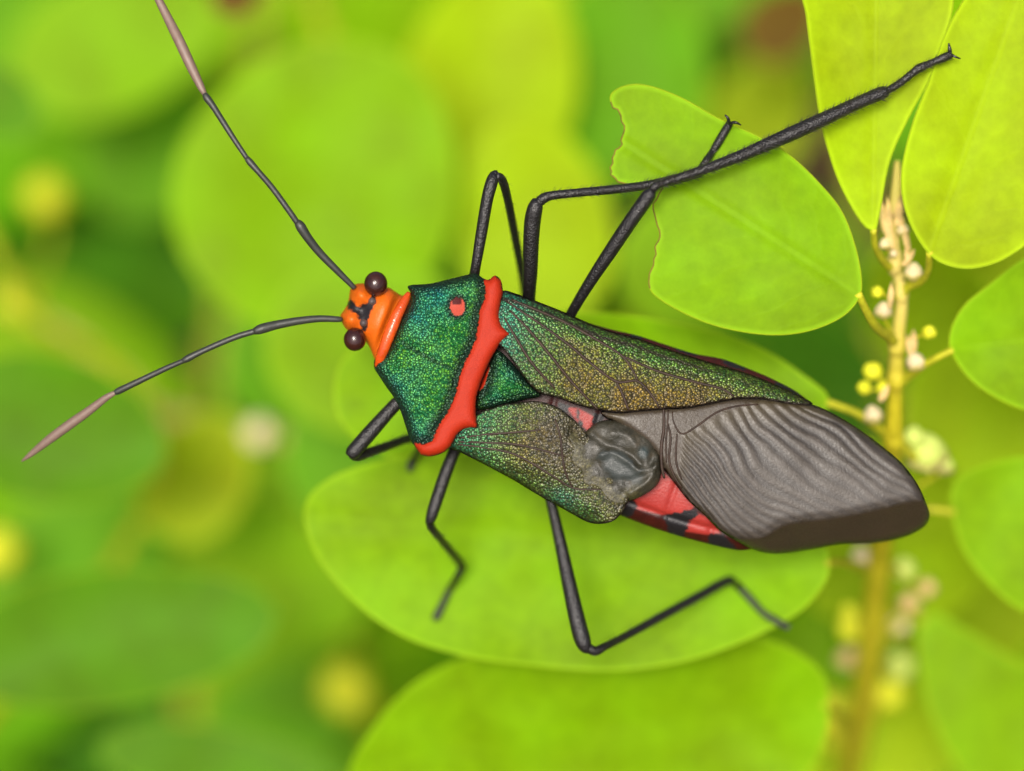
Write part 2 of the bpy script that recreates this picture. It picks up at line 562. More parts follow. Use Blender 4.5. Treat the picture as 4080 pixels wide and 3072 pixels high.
def leg_mat():
    m = Mat('leg_black_chitin')
    f = m.voro(13.0)
    c = m.mix(m.noise(4, 4), (0.004, 0.0035, 0.0035), (0.011, 0.009, 0.009))
    nrm = m.bump(f, -0.00003, 0.7)
    nrm = m.bump(m.noise(30, 3, 0.7), 0.00002, 0.7, nrm)
    return m.done(m.principled(c, m.rng(m.noise(9, 4, 0.7), 0.3, 0.7, 0.26, 0.46), 0, 0.55, nrm))
def ant_mat(name, a, b):
    m = Mat(name)
    c = m.mix(m.noise(4, 4), a, b)
    nrm = m.bump(m.noise(18, 3, 0.7), 0.00002, 0.6)
    return m.done(m.principled(c, 0.42, 0, 0.5, nrm))
def eye_mat():
    m = Mat('eye_dark_brown_facets')
    h = m.voro(26.0)
    c = m.mix(m.noise(3, 3), (0.012, 0.003, 0.002), (0.045, 0.012, 0.008))
    nrm = m.bump(h, -0.00001, 0.35)
    return m.done(m.principled(c, 0.13, 0, 0.6, nrm))
PRON, MEMB, CRUM, BODY, LEGM, EYE = pronotum_mat(), membrane_mat(), crumple_mat(), body_mat(), leg_mat(), eye_mat()
CORI, CORL = corium_mat('corium_green_gold', 0.0), corium_mat('corium_green_dulled', 0.85)
ANTG = ant_mat('antenna_grey', (0.014, 0.016, 0.012), (0.038, 0.040, 0.032))
ANTB = ant_mat('antenna_brown', (0.12, 0.072, 0.052), (0.19, 0.13, 0.10))
VEIN = plain('wing_vein_brown', (0.026, 0.014, 0.008), 0.55, 0.25, 0.3, 3)
SCUTM = None
HAIR = plain('dark_bristle', (0.02, 0.016, 0.012), 0.5, 0.4)
COLLAR = plain('collar_orange_red', (0.52, 0.060, 0.005), 0.22, 0.55, 0.2, 2.0, None, 0.00002)
OCEL = plain('ocellus_grey', (0.06, 0.045, 0.04), 0.15, 0.7)

# ------------------------------------------------------------------ the ground
def ground():
    m = Mat('soil')
    n = m.noise(9, 6, 0.65)
    c = m.mix(m.rng(n, 0.3, 0.7), (0.022, 0.015, 0.004), (0.080, 0.050, 0.014))
    c = m.mix(m.rng(m.noise(2.0, 3), 0.5, 0.65, 0, 0.6), c, (0.05, 0.07, 0.012))
    mat = m.done(m.principled(c, 0.9, 0, 0.2, m.bump(n, 0.02)))
    n_, s_ = 60, 12.0
    V, F = [], []
    for i in range(n_ + 1):
        for j in range(n_ + 1):
            q = lambda t: s_ * (abs(2 * t - 1) ** 2.2) * (1 if t > 0.5 else -1)
            x, y = q(i / n_), q(j / n_)
            V.append((x, y, 0.012 * noise.noise(Vector((x * 7, y * 7, 0))) + 0.006 * noise.noise(Vector((x * 31, y * 31, 3)))))
    for i in range(n_):
        for j in range(n_):
            a = i * (n_ + 1) + j
            F.append((a, a + n_ + 1, a + n_ + 2, a + 1))
    o = obj('ground', V, F, mat)
    o['kind'] = 'structure'
ground()

# ------------------------------------------------------------------ leaves and sprigs
def ell(cx, cy, rx, ry, rot=0.0, point=0.0, n=18, k=1.0):
    """Oval outline in pixels; rot in degrees counter-clockwise in the picture; the tip (+x) may be drawn out."""
    out = []
    c, s = math.cos(math.radians(rot)), math.sin(math.radians(rot))
    for i in range(n):
        q = 2 * math.pi * i / n
        x, y = rx * math.cos(q), ry * math.sin(q) * (1 - point * math.cos(q))
        out.append((k * (cx + c * x - s * y), k * (cy - s * x - c * y)))
    return out

def leaf(parent, outline, mat, z0, gx=0.0, gy=0.0, cup=0.0, wave=0.25, base=None, tip=None, step=34, margin=2.2,
         bite=None, petiole=None, seed=0.0, smooth=True, zpatch=None):
    """A leaf blade over a pixel outline lying on a tilted, cupped surface; the rim is a thin rolled margin."""
    pts, tri, rim = plate2d(outline, step, smooth)
    d = seg_dist(pts, rim)
    ctr = rim.mean(0)
    base = np.array(base if base is not None else rim[rim[:, 0].argmax()], float)
    tip = np.array(tip if tip is not None else 2 * ctr - base, float)
    ax = (tip - base) / np.linalg.norm(tip - base)
    pr = np.array((-ax[1], ax[0]))
    L = np.linalg.norm(tip - base)
    W = np.abs((rim - base) @ pr).max()
    def zf(p, dd=None):
        u, v = ((p - base) @ ax) / L, ((p - base) @ pr) / W
        z = z0 + gx * (p[:, 0] - ctr[0]) * S + gy * (ctr[1] - p[:, 1]) * S
        z = z + cup * (v * v + (u - 0.5) ** 2 * 1.5) + wave * nz(p, 0.0016, seed) + wave * 0.35 * nz(p, 0.005, seed + 5)
        z = z - 0.10 * np.exp(-(v / 0.06) ** 2) * np.clip(u * 8, 0, 1)
        return z
    z = zf(pts)
    V = list(PA(pts, z) - org(parent))
    F = [tuple(t) for t in tri]
    fm = [0] * len(F)
    at = {'edge': list(d * S), 'lu': list(((pts - base) @ ax) / L), 'lv': list(((pts - base) @ pr) / W)}
    if margin:
        ring = np.concatenate([rim, rim[:2]])
        rp = PA(ring, zf(ring)) - org(parent)
        tv, tf = tube_geo(rp, [margin * S] * len(rp), 5, cap=False)
        b = len(V)
        V += tv
        nb = inside(ring[:-1], bite) if bite is not None else np.zeros(len(ring) - 1, bool)
        for q in tf:
            F.append(tuple(b + i for i in q))
            fm.append(2 if nb[min(q[0] // 5, len(nb) - 1)] else 1)
        for kk in at:
            at[kk] += [0.0] * len(tv)
    o = obj('leaf', V, F, [LEAF[mat], MARGIN, BITE], parent, fmat=fm, attrs=at)
    if petiole:
        if parent is sp:
            petiole = [(a_, b_, c_ + DZ * (i_ + 1) / len(petiole), d_) for i_, (a_, b_, c_, d_) in enumerate(petiole)]
        p, r = path3([(base[0] + 12 * ax[0], base[1] + 12 * ax[1], float(zf(base[None] + 12 * ax)[0]), petiole[0][3])] + list(petiole), 14)
        v, f = tube_geo(p - org(parent), r, 8)
        obj('petiole', v, f, PETI, o)
    o['_z'] = float(z.mean())
    return o, zf

def stem(parent, ctrl, mat=None, name='stem', sides=12, per=20):
    p, r = path3(ctrl, per)
    r = r * np.array([1 + 0.10 * noise.noise(Vector(q * 0.6)) for q in p])
    v, f = tube_geo(p - org(parent), r, sides)
    return obj(name, v, f, mat or STEM, parent)

def pedicel(parent, c, r, px, py, z):
    """A short stalk from the main stem to a bud or flower."""
    i = int(np.argmin([abs(q[1] - (py + 40)) for q in STEMP]))
    sx, sy, sz, sr = STEMP[i]
    a = np.array(P(sx, sy, sz)) - org(parent)
    m_ = (a + c) / 2 + np.array((0, -0.10, 0.05))
    t = np.linspace(0, 1, 9)[:, None]
    path = (1 - t) ** 2 * a + 2 * t * (1 - t) * m_ + t * t * c
    v, f = tube_geo(path, np.linspace(0.9, 0.7, 9) * max(0.07, 0.28 * r), 8)
    return v, f

def bud(parent, px, py, z, rpx, mat, bracts=4, up=(0.1, 1, 0.35), name='flower_bud', bm=None):
    """A small closed flower bud: a lobed drop in a cup of thin bracts, on a short stalk."""
    c = np.array(P(px, py, z)) - org(parent)
    r = rpx * S * (D - z) / D
    u = np.array(up, float); u /= np.linalg.norm(u)
    a = np.cross(u, (0, 0, 1.0)); a /= np.linalg.norm(a)
    b = np.cross(u, a)
    V, F = [], []
    n, m = 24, 14
    for i in range(m + 1):
        t = i / m
        h = -0.95 + 2.0 * t
        rad = math.sin(math.pi * (0.01 + 0.98 * t)) ** 0.62 * (1.06 - 0.22 * t)
        for k in range(n):
            q = 2 * math.pi * k / n
            rr = r * rad * (1 + 0.035 * t * math.cos(5 * q + px) + 0.05 * noise.noise(Vector((math.cos(q) + px, math.sin(q), 2 * t))))
            V.append(c + u * h * r + rr * (a * math.cos(q) + b * math.sin(q)))
    for i in range(m):
        for k in range(n):
            F.append((i * n + k, i * n + (k + 1) % n, (i + 1) * n + (k + 1) % n, (i + 1) * n + k))
    o = obj(name, V, F, mat, parent)
    v, f = pedicel(parent, c - u * r * 0.7, r, px, py, z)
    obj('pedicel', v, f, PETI, o)
    if bracts:
        V, F = [], []
        nb = 18
        for i in range(6):
            t = i / 5
            for k in range(nb):
                q = 2 * math.pi * k / nb
                lob = 0.55 + 0.45 * abs(math.cos(bracts * 0.5 * q + px)) ** 0.6
                h = -1.02 + 0.95 * t * lob
                rad = r * (0.25 + 0.84 * math.sin(0.5 * math.pi * min(1, t * 1.25)) + 0.03 * t)
                V.append(c + u * h * r + rad * (a * math.cos(q) + b * math.sin(q)))
        for i in range(5):
            for k in range(nb):
                F.append((i * nb + k, i * nb + (k + 1) % nb, (i + 1) * nb + (k + 1) % nb, (i + 1) * nb + k))
        obj('bract', V, F, bm or CALYX, o)
    return o

def ball(parent, px, py, z, rpx, mat, name='flower_bud', jit=0.25):
    c = np.array(P(px, py, z)) - org(parent)
    v, f = ball_geo(c, rpx * S * (D - z) / D, 16, 12, (1, 1, 1.05), jit)
    o = obj(name, v, f, mat, parent)
    if parent is sp:
        r = rpx * S * (D - z) / D
        v, f = pedicel(parent, c, r, px, py, z)
        obj('pedicel', v, f, PETI, o)
    return o

def blade(parent, a, b, z, wpx, mat, name='stipule'):
    """A small pointed papery scale from pixel a to pixel b."""
    pa, pb = np.array(P(*a, z)), np.array(P(*b, z + 0.4))
    ax = pb - pa
    n = np.cross(ax, (0, 0, 1.0)); n /= np.linalg.norm(n)
    V, F = [], []
    for i in range(6):
        t = i / 5
        ww = wpx * S * (math.sin(math.pi * min(1, 0.18 + 0.82 * t)) ** 0.8 + 0.02)
        for e in (-1, 0, 1):
            V.append(pa + ax * t + n * e * ww + np.array((0, 0, 0.12 * (1 - e * e) - 0.3 * t * t)) - org(parent))
    for i in range(5):
        for e in range(2):
            q = i * 3 + e
            F.append((q, q + 1, q + 4, q + 3))
    return obj(name, V, F, mat, parent)

# ---- the flowering sprig on which the insect stands
sp = root('flowering_sprig', P(3300, 3400, -44), 'flowering sprig with rounded lime leaves and cream buds on a yellow stem under the bug', 'plant')
DZ = -2.2            # the stem runs a little below the leaf bases
STEMP = [(3575, 640, -2.0, 12), (3572, 760, -2.0, 22), (3560, 900, -2.2, 27), (3566, 1030, -2.6, 25), (3592, 1190, -3.0, 26), (3576, 1360, -3.6, 30),
          (3568, 1558, -4.6, 33), (3560, 1756, -6.0, 40), (3535, 2000, -10, 46), (3505, 2213, -13, 52), (3468, 2582, -20, 58),
          (3412, 2951, -29, 64), (3300, 3400, -44, 46)]
STEMP = [(a_, b_, c_ + DZ, d_) for a_, b_, c_, d_ in STEMP]
stem(sp, STEMP)
for (x, y, z, r) in [(3566, 1042, -2.5, 34), (3590, 1165, -2.9, 32), (3574, 1365, -3.5, 38), (3572, 1500, -4.2, 40), (3560, 1740, -5.9, 46)]:   # swollen nodes
    z += DZ
    tube = path3([(x - 2, y + 46, z - 0.2, r * 0.72), (x, y + 14, z, r), (x, y - 14, z, r * 0.96), (x + 2, y - 44, z + 0.1, r * 0.7)], 8)
    v_, f_ = tube_geo(tube[0] - org(sp), tube[1], 14)
    obj('node', v_, f_, STEM, sp)

A_OUT = [(2435, 377), (2494, 342), (2580, 342), (2712, 389), (2868, 475), (3024, 545), (3141, 615), (3258, 724), (3352, 841), (3407, 982), (3432, 1115),
         (3420, 1190), (3352, 1263), (3220, 1318), (3063, 1333), (2868, 1302), (2712, 1240), (2599, 1165), (2588, 1091), (2606, 1030), (2624, 960), (2620, 900),
         (2603, 832), (2628, 770), (2640, 742), (2560, 735), (2478, 728), (2440, 700), (2431, 668), (2448, 615), (2480, 575), (2488, 520), (2474, 462), (2443, 430)]
A_BITE = [(2400, 392), (2500, 440), (2530, 560), (2470, 690), (2660, 705), (2660, 1000), (2610, 1150), (2570, 1160), (2380, 760), (2380, 400)]
_jr = random.Random(5)
_in = inside(np.array(A_OUT, float), A_BITE)
_a2 = []
for _i, _p in enumerate(A_OUT):                       # gnawed edge: small uneven bites
    _q = A_OUT[(_i + 1) % len(A_OUT)]
    _a2.append(_p)
    if _in[_i] and _in[(_i + 1) % len(A_OUT)]:
        for _t in (0.3, 0.65):
            _a2.append((_p[0] + (_q[0] - _p[0]) * _t + _jr.uniform(-8, 8), _p[1] + (_q[1] - _p[1]) * _t + _jr.uniform(-6, 6)))
leafA, zA = leaf(sp, _a2, 'fresh', -0.9, 0.02, -0.02, -0.35, 0.25, base=(3428, 1175), tip=(2470, 560), step=15, margin=3.0, bite=A_BITE,
                 petiole=[(3455, 1245, -1.3, 17), (3490, 1300, -2.0, 20), (3545, 1345, -3.2, 22), (3572, 1372, -3.6, 22)], seed=1.0)
# right upper pair of leaves at the sprig's growing end
leaf(sp, [(3204, -60), (3212, 60), (3230, 200), (3264, 448), (3300, 600), (3345, 730), (3404, 843), (3450, 905), (3485, 925), (3508, 830), (3545, 640), (3620, 470), (3700, 320),
          (3760, 160), (3800, -10), (3780, -260), (3560, -420), (3320, -330)], 'lime', -1.6, -0.02, 0.03, 0.5, 0.3, base=(3480, 925), tip=(3500, -420), step=32, margin=3.0,
     petiole=[(3488, 985, -2.0, 14), (3520, 1040, -2.4, 17), (3562, 1075, -2.7, 17)], seed=2.0)
leafE, zE = leaf(sp, [(3825, 22), (3755, 162), (3701, 324), (3640, 480), (3597, 648), (3594, 770), (3622, 880), (3680, 985), (3742, 1043), (3841, 1070), (3940, 1056), (4026, 1017), (4120, 940),
          (4260, 740), (4330, 500), (4290, 220), (4170, 20), (4000, -80), (3890, -50)], 'lime', -1.3, 0.03, 0.03, 0.45, 0.3, base=(3700, 1015), tip=(4080, -60), step=34, margin=3.0,
     petiole=[(3698, 1075, -1.9, 15), (3668, 1120, -2.4, 17), (3596, 1150, -2.9, 18)], seed=3.0)
leaf(sp, [(3782, 1347), (3834, 1228), (3940, 1136), (4080, 1030), (4240, 980), (4420, 1060), (4520, 1280), (4460, 1520), (4280, 1640), (4080, 1631), (3907, 1545), (3815, 1446)],
     'fresh', -4.5, -0.05, 0.0, 0.4, 0.3, base=(3786, 1395), tip=(4520, 1300), step=36, margin=3.0,
     petiole=[(3720, 1432, -3.9, 14), (3650, 1475, -4.0, 18), (3580, 1530, -4.3, 20)], seed=4.0)
leafB, zB = leaf(sp, [(1331, 1594), (1342, 1486), (1390, 1405), (1500, 1340), (1800, 1270), (2100, 1240), (2319, 1245), (2470, 1252), (2687, 1288), (2903, 1338), (3047, 1396), (3191, 1489),
          (3305, 1602), (3150, 1750), (2800, 1880), (2300, 1930), (1800, 1880), (1500, 1800), (1407, 1740), (1355, 1670)], 'fresh', -8.4, 0.16, -0.05, 0.5, 0.5, base=(3305, 1602), tip=(1331, 1580),
     step=46, margin=2.6, petiole=[(3400, 1640, -6.3, 16), (3480, 1690, -6.0, 19), (3555, 1750, -6.0, 22)], seed=5.0)
leafC, zC = leaf(sp, [(1214, 2062), (1229, 1985), (1290, 1925), (1400, 1870), (1632, 1815), (2000, 1800), (2500, 1850), (2950, 1960), (3200, 2080), (3295, 2190), (3300, 2290), (3240, 2385), (3150, 2460),
          (2950, 2560), (2700, 2640), (2400, 2672), (2023, 2640), (1848, 2612), (1668, 2560), (1524, 2487), (1402, 2386), (1308, 2285), (1243, 2177)], 'fresh', -8.6, 0.03, 0.06, 0.5, 0.5,
     base=(3302, 2245), tip=(1214, 2060), step=46, margin=2.6, petiole=[(3360, 2240, -9.6, 16), (3430, 2260, -12.5, 20), (3505, 2300, -16, 24)], seed=6.0)
leaf(sp, [(1394, 3065), (1481, 2906), (1589, 2776), (1705, 2689), (1842, 2625), (2100, 2560), (2500, 2530), (2900, 2520), (3180, 2600), (3300, 2760), (3220, 3080), (2800, 3320), (2200, 3430), (1700, 3360), (1420, 3220)],
     'fresh', -14.5, 0.03, 0.45, 0.6, 0.6, base=(3298, 2800), tip=(1400, 3060), step=60, margin=2.6, petiole=[(3350, 2860, -19, 20), (3415, 2945, -33, 24)], seed=7.0)
leaf(sp, [(3790, 2010), (3800, 1930), (3873, 1870), (4080, 1817), (4350, 1830), (4600, 1950), (4680, 2140), (4560, 2360), (4300, 2460), (4080, 2434), (3936, 2320), (3830, 2176)],
     'fresh', -11, -0.04, 0.02, 0.4, 0.4, base=(3792, 2040), tip=(4680, 2130), step=50, margin=2.6, petiole=[(3700, 2030, -10, 15), (3620, 2060, -9.6, 20), (3530, 2120, -12, 24)], seed=8.0)
leaf(sp, [(3660, 2470), (3720, 2440), (3880, 2530), (4080, 2640), (4400, 2720), (4640, 2900), (4600, 3200), (4250, 3340), (3950, 3200), (3760, 2960), (3670, 2700)],
     'fresh', -21, 0.0, 0.05, 0.5, 0.5, base=(3672, 2465), tip=(4500, 3250), step=60, margin=2.6, petiole=[(3590, 2440, -21, 20), (3480, 2500, -21, 26)], seed=9.0)
# buds, bracts and scales along the stem
for (x, y, z, r, m_, br) in [(3527, 972, -1.6, 25, CREAM, 3), (3640, 1084, -1.8, 38, CREAM, 4), (3520, 1236, -2.2, 35, CREAM, 4), (3648, 1440, -2.8, 38, CREAM, 4), (3597, 915, -1.6, 26, CREAM, 3),
                         (3478, 1652, -4.8, 38, CREAM, 3), (3560, 1010, -1.9, 17, CREAM, 0), (3434, 2216, -13.5, 44, CREAM, 3), (3692, 2340, -17, 36, PEACH, 3), (3624, 2400, -18, 40, PEACH, 3),
                         (3583, 2490, -20, 40, CREAM, 3), (3380, 2624, -23, 46, PEACH, 3), (3604, 2268, -15, 48, PALE, 0), (3583, 2655, -24, 62, PALE, 0), (3690, 1800, -7.5, 80, PALE, 4),
                         (3640, 1740, -7.0, 45, PALE, 0), (3760, 1850, -8.0, 40, PALE, 3), (3540, 860, -1.7, 22, PEACH, 2), (3585, 830, -1.9, 20, CREAM, 2)]:
    bud(sp, x, y, z + DZ, r, m_, br, up=(random.uniform(-.3, .3), 1, random.uniform(.2, .6)))
for (x, y, z, r) in [(3494, 1163, -1.6, 25), (3702, 1324, -2.4, 27), (3478, 1480, -4.0, 38), (3445, 1545, -4.4, 28), (3515, 1545, -4.4, 26), (3387, 2500, -20.5, 52), (3319, 2827, -29, 78), (3312, 2920, -32, 60),
                     (3545, 2760, -27, 60), (3385, 2440, -19, 34)]:
    ball(sp, x, y, z + DZ, r, YELB)
for a, b, wd in [((3530, 930), (3508, 770), 15), ((3545, 940), (3540, 780), 14), ((3575, 900), (3592, 770), 16), ((3600, 930), (3575, 810), 14), ((3555, 990), (3525, 860), 16), ((3620, 1000), (3598, 880), 14),
                 ((3545, 1230), (3556, 1120), 12), ((3600, 1060), (3650, 990), 13), ((3640, 1400), (3644, 1310), 14), ((3620, 1050), (3610, 985), 12), ((3505, 1600), (3545, 1530), 16), ((3628, 1420), (3618, 1330), 12)]:
    blade(sp, a, b, (-1.6 if a[1] < 1300 else -3.0) + DZ, wd, PEACH)

# ---- neighbouring sprigs behind, out of focus
def k_(p): return fx(p)
def big(parent, cx, cy, rx, ry, rot, mat, z, base=None, tip=None, point=0.12, **kw):
    o_ = ell(cx, cy, rx, ry, rot, point, 16, 4080 / 2212)
    c, s = math.cos(math.radians(rot)), math.sin(math.radians(rot))
    f = 4080 / 2212
    b = (f * (cx - c * rx), f * (cy + s * rx))
    t = (f * (cx + c * rx), f * (cy - s * rx))
    return leaf(parent, o_, mat, z, base=b, tip=t, step=90, margin=2.2, wave=0.8, seed=cx * 0.01, **kw)

g2 = root('leafy_sprig', P(-600, 3700, -70), 'sprig of dull bluish green leaves behind the drooping antenna', 'plant')
stem(g2, [(-300, 500, -58, 40), (120, 1250, -52, 38), (420, 1440, -46, 36), (640, 1800, -44, 36), (420, 2300, -48, 38), (-100, 2900, -58, 42), (-600, 3700, -70, 46)], STEMG)
big(g2, 120, 930, 245, 160, -12, 'blue', -30, cup=0.8)
big(g2, 255, 1375, 350, 148, 8, 'blue', -29, cup=0.8)
big(g2, 470, 1650, 260, 80, -8, 'blue', -36)
big(g2, -40, 210, 85, 140, 70, 'blue', -38)
big(g2, 160, 1180, 240, 120, 20, 'green', -60)
ball(g2, *fx([(40, 650)])[0], -55, 75, YELB)
ball(g2, *fx([(-10, 1190)])[0], -52, 90, YELB)

g3 = root('leafy_sprig', P(1900, 3900, -90), 'tall sprig of bright yellow green leaves behind the raised antenna', 'plant')
stem(g3, [(1000, -700, -62, 34), (1250, 0, -58, 34), (1450, 600, -56, 36), (1500, 1300, -60, 36), (1250, 1900, -66, 38), (1500, 2900, -78, 42), (1900, 3900, -90, 46)], STEMG)
big(g3, 690, 400, 330, 300, 62, 'fresh', -36, cup=0.8)
big(g3, 1060, 170, 260, 190, 75, 'lime', -46, cup=0.8)
big(g3, 830, 760, 260, 190, -10, 'fresh', -34)
big(g3, 250, 90, 240, 150, 20, 'fresh', -62)
big(g3, 1150, 480, 230, 170, 100, 'lime', -40)
big(g3, 425, 1030, 150, 115, 60, 'yellow', -44)
big(g3, 620, 720, 210, 130, 70, 'green', -66)
big(g3, 580, 1230, 230, 140, -30, 'fresh', -58)
big(g3, 330, 330, 170, 130, 40, 'green', -74)
big(g3, 512, -14, 60, 50, 20, 'brown', -34)
big(g3, 600, 1560, 190, 130, 25, 'green', -76)
ball(g3, *fx([(100, 425)])[0], -62, 80, YELB)
stem(g3, [(190, 790, -62, 22), (200, 950, -64, 22), (110, 1200, -62, 22)], STEMG, name='side_twig')
ball(g3, *fx([(745, 1490)])[0], -62, 92, YELB)
ball(g3, *fx([(860, 535)])[0], -50, 70, YELB)
ball(g3, *fx([(560, 935)])[0], -44, 60, CREAM)
stem(g3, [(560, 1640, -58, 60), (900, 1700, -52, 50), (1130, 1750, -46, 45), (1350, 2000, -46, 40)], STEM, name='side_twig')
stem(g3, [(0, 1200, -58, 50), (250, 1330, -56, 50), (480, 1500, -54, 46), (640, 1680, -54, 46)], STEM, name='side_twig')

g4 = root('leafy_sprig', P(2500, 3900, -110), 'shaded mid green sprig deep behind the bitten leaf', 'plant')
stem(g4, [(3000, -500, -75, 34), (2750, 300, -72, 34), (2560, 1100, -78, 36), (2600, 2200, -92, 40), (2500, 3900, -110, 46)], STEMG)
big(g4, 1340, 160, 230, 190, 80, 'green', -50, cup=0.8)
big(g4, 1530, 560, 200, 150, 10, 'fresh', -38)
big(g4, 1640, 250, 150, 110, 60, 'yellow', -74)
big(g4, 1610, 500, 170, 110, -20, 'fresh', -36)
big(g4, 1770, 770, 150, 90, -30, 'deep', -42)  # dark leaf added to stand in for the dark gap beside the bitten leaf
big(g4, 1540, -60, 180, 110, 20, 'green', -66)
big(g4, 1690, 50, 100, 80, 40, 'brown', -58)
big(g4, 940, 950, 330, 220, 12, 'green', -42)

g5 = root('leafy_sprig', P(5200, 3900, -100), 'yellow green sprig behind the flowering stem and its cream buds', 'plant')
stem(g5, [(4700, -300, -60, 34), (4450, 700, -58, 34), (4300, 1500, -56, 36), (4500, 2600, -70, 40), (5200, 3900, -100, 46)], STEMG)
big(g5, 2120, 850, 190, 150, 60, 'lime', -26)
big(g5, 1950, 1150, 260, 200, 15, 'lime', -30)
big(g5, 2000, 620, 160, 130, 80, 'lime', -28)
big(g5, 1850, 1560, 300, 200, 10, 'lime', -40)
big(g5, 2150, 1250, 230, 170, 40, 'lime', -44)
big(g5, 1750, 1430, 200, 150, -15, 'fresh', -33)
big(g5, 2260, 420, 240, 190, 70, 'lime', -20)

# ---- deeper growth: sprigs whose leaves fill the gaps between the nearer ones
def leaf3d_mesh(L, W, mat):
    V, F, lu, lv = [], [], [], []
    n, m = 10, 6
    for i in range(n + 1):
        t = i / n
        hw = W * 0.5 * math.sin(math.pi * (0.02 + 0.96 * t)) ** 0.62 * (1.08 - 0.16 * t)
        for j in range(m + 1):
            e = 2 * j / m - 1
            V.append((L * t, hw * e, 0.06 * L * e * e - 0.10 * L * (t - 0.3) ** 2))
            lu.append(t); lv.append(e)
    for i in range(n):
        for j in range(m):
            a = i * (m + 1) + j
            F.append((a, a + m + 1, a + m + 2, a + 1))
    o = obj('leaf', V, F, mat, None, attrs={'lu': lu, 'lv': lv, 'edge': [1.0] * len(V)})
    me = o.data
    bpy.data.objects.remove(o)
    return me
MESHES = {k: leaf3d_mesh(17, 12.5, LEAF[k]) for k in ('fresh', 'green', 'deep', 'lime')}

def deep_sprig(x0, x1, y0, y1, z, tones, label, group):
    """A leafy twig from (x0, y0) to (x1, y1) in frame millimetres at depth z, leaves in two ranks."""
    o3 = Vector((x0, y0, z))
    r = root('leafy_sprig', o3, label, 'plant', group)
    n = 9
    p = [np.array((x0 + (x1 - x0) * t + 3 * math.sin(3 * t + x0), y0 + (y1 - y0) * t, z + 4 * math.sin(2.4 * t))) for t in np.linspace(0, 1, 24)]
    v, f = tube_geo([q - np.array(o3) for q in p], np.linspace(0.75, 0.35, 24), 8)
    obj('stem', v, f, STEMG, r)
    for i in range(2 * n):
        q = p[2 + i * 21 // (2 * n)]
        side = 1 if i % 2 else -1
        d = np.array((x1 - x0, y1 - y0, 0.0)); d /= np.linalg.norm(d)
        pr = np.array((-d[1], d[0], 0)) * side
        ax = pr + d * random.uniform(0.1, 0.7) + np.array((0, 0, random.uniform(-0.25, 0.35)))
        ax /= np.linalg.norm(ax)
        up = np.array((random.uniform(-.3, .3), random.uniform(0.0, .5), 1.0))
        up -= ax * (up @ ax); up /= np.linalg.norm(up)
        yv = np.cross(up, ax)
        m = Matrix(((ax[0], yv[0], up[0]), (ax[1], yv[1], up[1]), (ax[2], yv[2], up[2]))).to_4x4()
        me = MESHES[random.choice(tones)]
        o = bpy.data.objects.new('leaf', me)
        col.objects.link(o)
        o.parent = r
        k = random.uniform(0.8, 1.2)
        o.matrix_local = Matrix.Translation(Vector(q - np.array(o3))) @ m @ Matrix.Scale(k, 4)
GR = 'sprigs deep in the background'
for i, (a, b, c, d, z, tn) in enumerate([(-48, -30, -60, 45, -84, ['green', 'fresh']), (-22, -12, -62, 48, -92, ['green', 'deep', 'fresh']), (2, 6, -64, 48, -98, ['green', 'fresh']),
                                     (26, 20, -62, 50, -94, ['green', 'deep', 'fresh']), (50, 40, -60, 46, -86, ['lime', 'fresh']), (-70, -62, -60, 40, -100, ['green', 'deep']),
                                     (74, 66, -60, 44, -102, ['green', 'fresh']), (-36, -50, -75, 60, -125, ['deep', 'green']), (10, -8, -78, 62, -130, ['deep', 'green']), (45, 58, -76, 60, -128, ['deep', 'green'])]):
    deep_sprig(a, b, c, d, z, tn, 'out of focus green sprig with two ranks of oval leaves deep in the background', GR)

# ------------------------------------------------------------------ the insect
bug = root('insect', P(2350, 1650, -4.2), 'metallic green and red bug with long black legs and a crumpled wing standing on leaves', 'insect')
AX = np.array((0.942, 0.335))
def axis_t(p): return (p - np.array((1560.0, 1330.0))) @ AX
def axis_s(p): return (p - np.array((1560.0, 1330.0))) @ np.array((-AX[1], AX[0]))

# body: head, thorax and abdomen as one closed shell
BO = z1([(196, 480), (226, 432), (250, 388), (262, 330), (272, 275), (305, 246), (370, 238), (470, 258), (555, 270), (606, 302), (680, 330), (900, 300), (1180, 250)]) + \
     z2([(420, 190), (700, 290), (930, 358), (1100, 399), (1300, 464), (1420, 500), (1560, 526), (1690, 573), (1850, 641), (1990, 718), (2050, 790)]) + \
     z3([(1250, 420), (1330, 640), (1290, 850), (1170, 990), (1060, 1080), (960, 1155)]) + \
     z2([(1720, 1580), (1640, 1584), (1480, 1548), (1330, 1508), (1180, 1460), (1012, 1396), (820, 1310), (560, 1170), (300, 1040)]) + \
     z1([(980, 1400), (780, 1380), (690, 1240), (640, 1150), (520, 960), (450, 800), (400, 690), (350, 650), (252, 588), (212, 535)])
HEADX = z1([(620, 300)])[0][0]
def gb(p, c, r, a, ry=None, rot=0.0):
    d = p - np.array(c)
    co, si = math.cos(rot), math.sin(rot)
    x, y = d[:, 0] * co + d[:, 1] * si, -d[:, 0] * si + d[:, 1] * co
    return a * np.exp(-((x / r) ** 2 + (y / (ry or r)) ** 2))
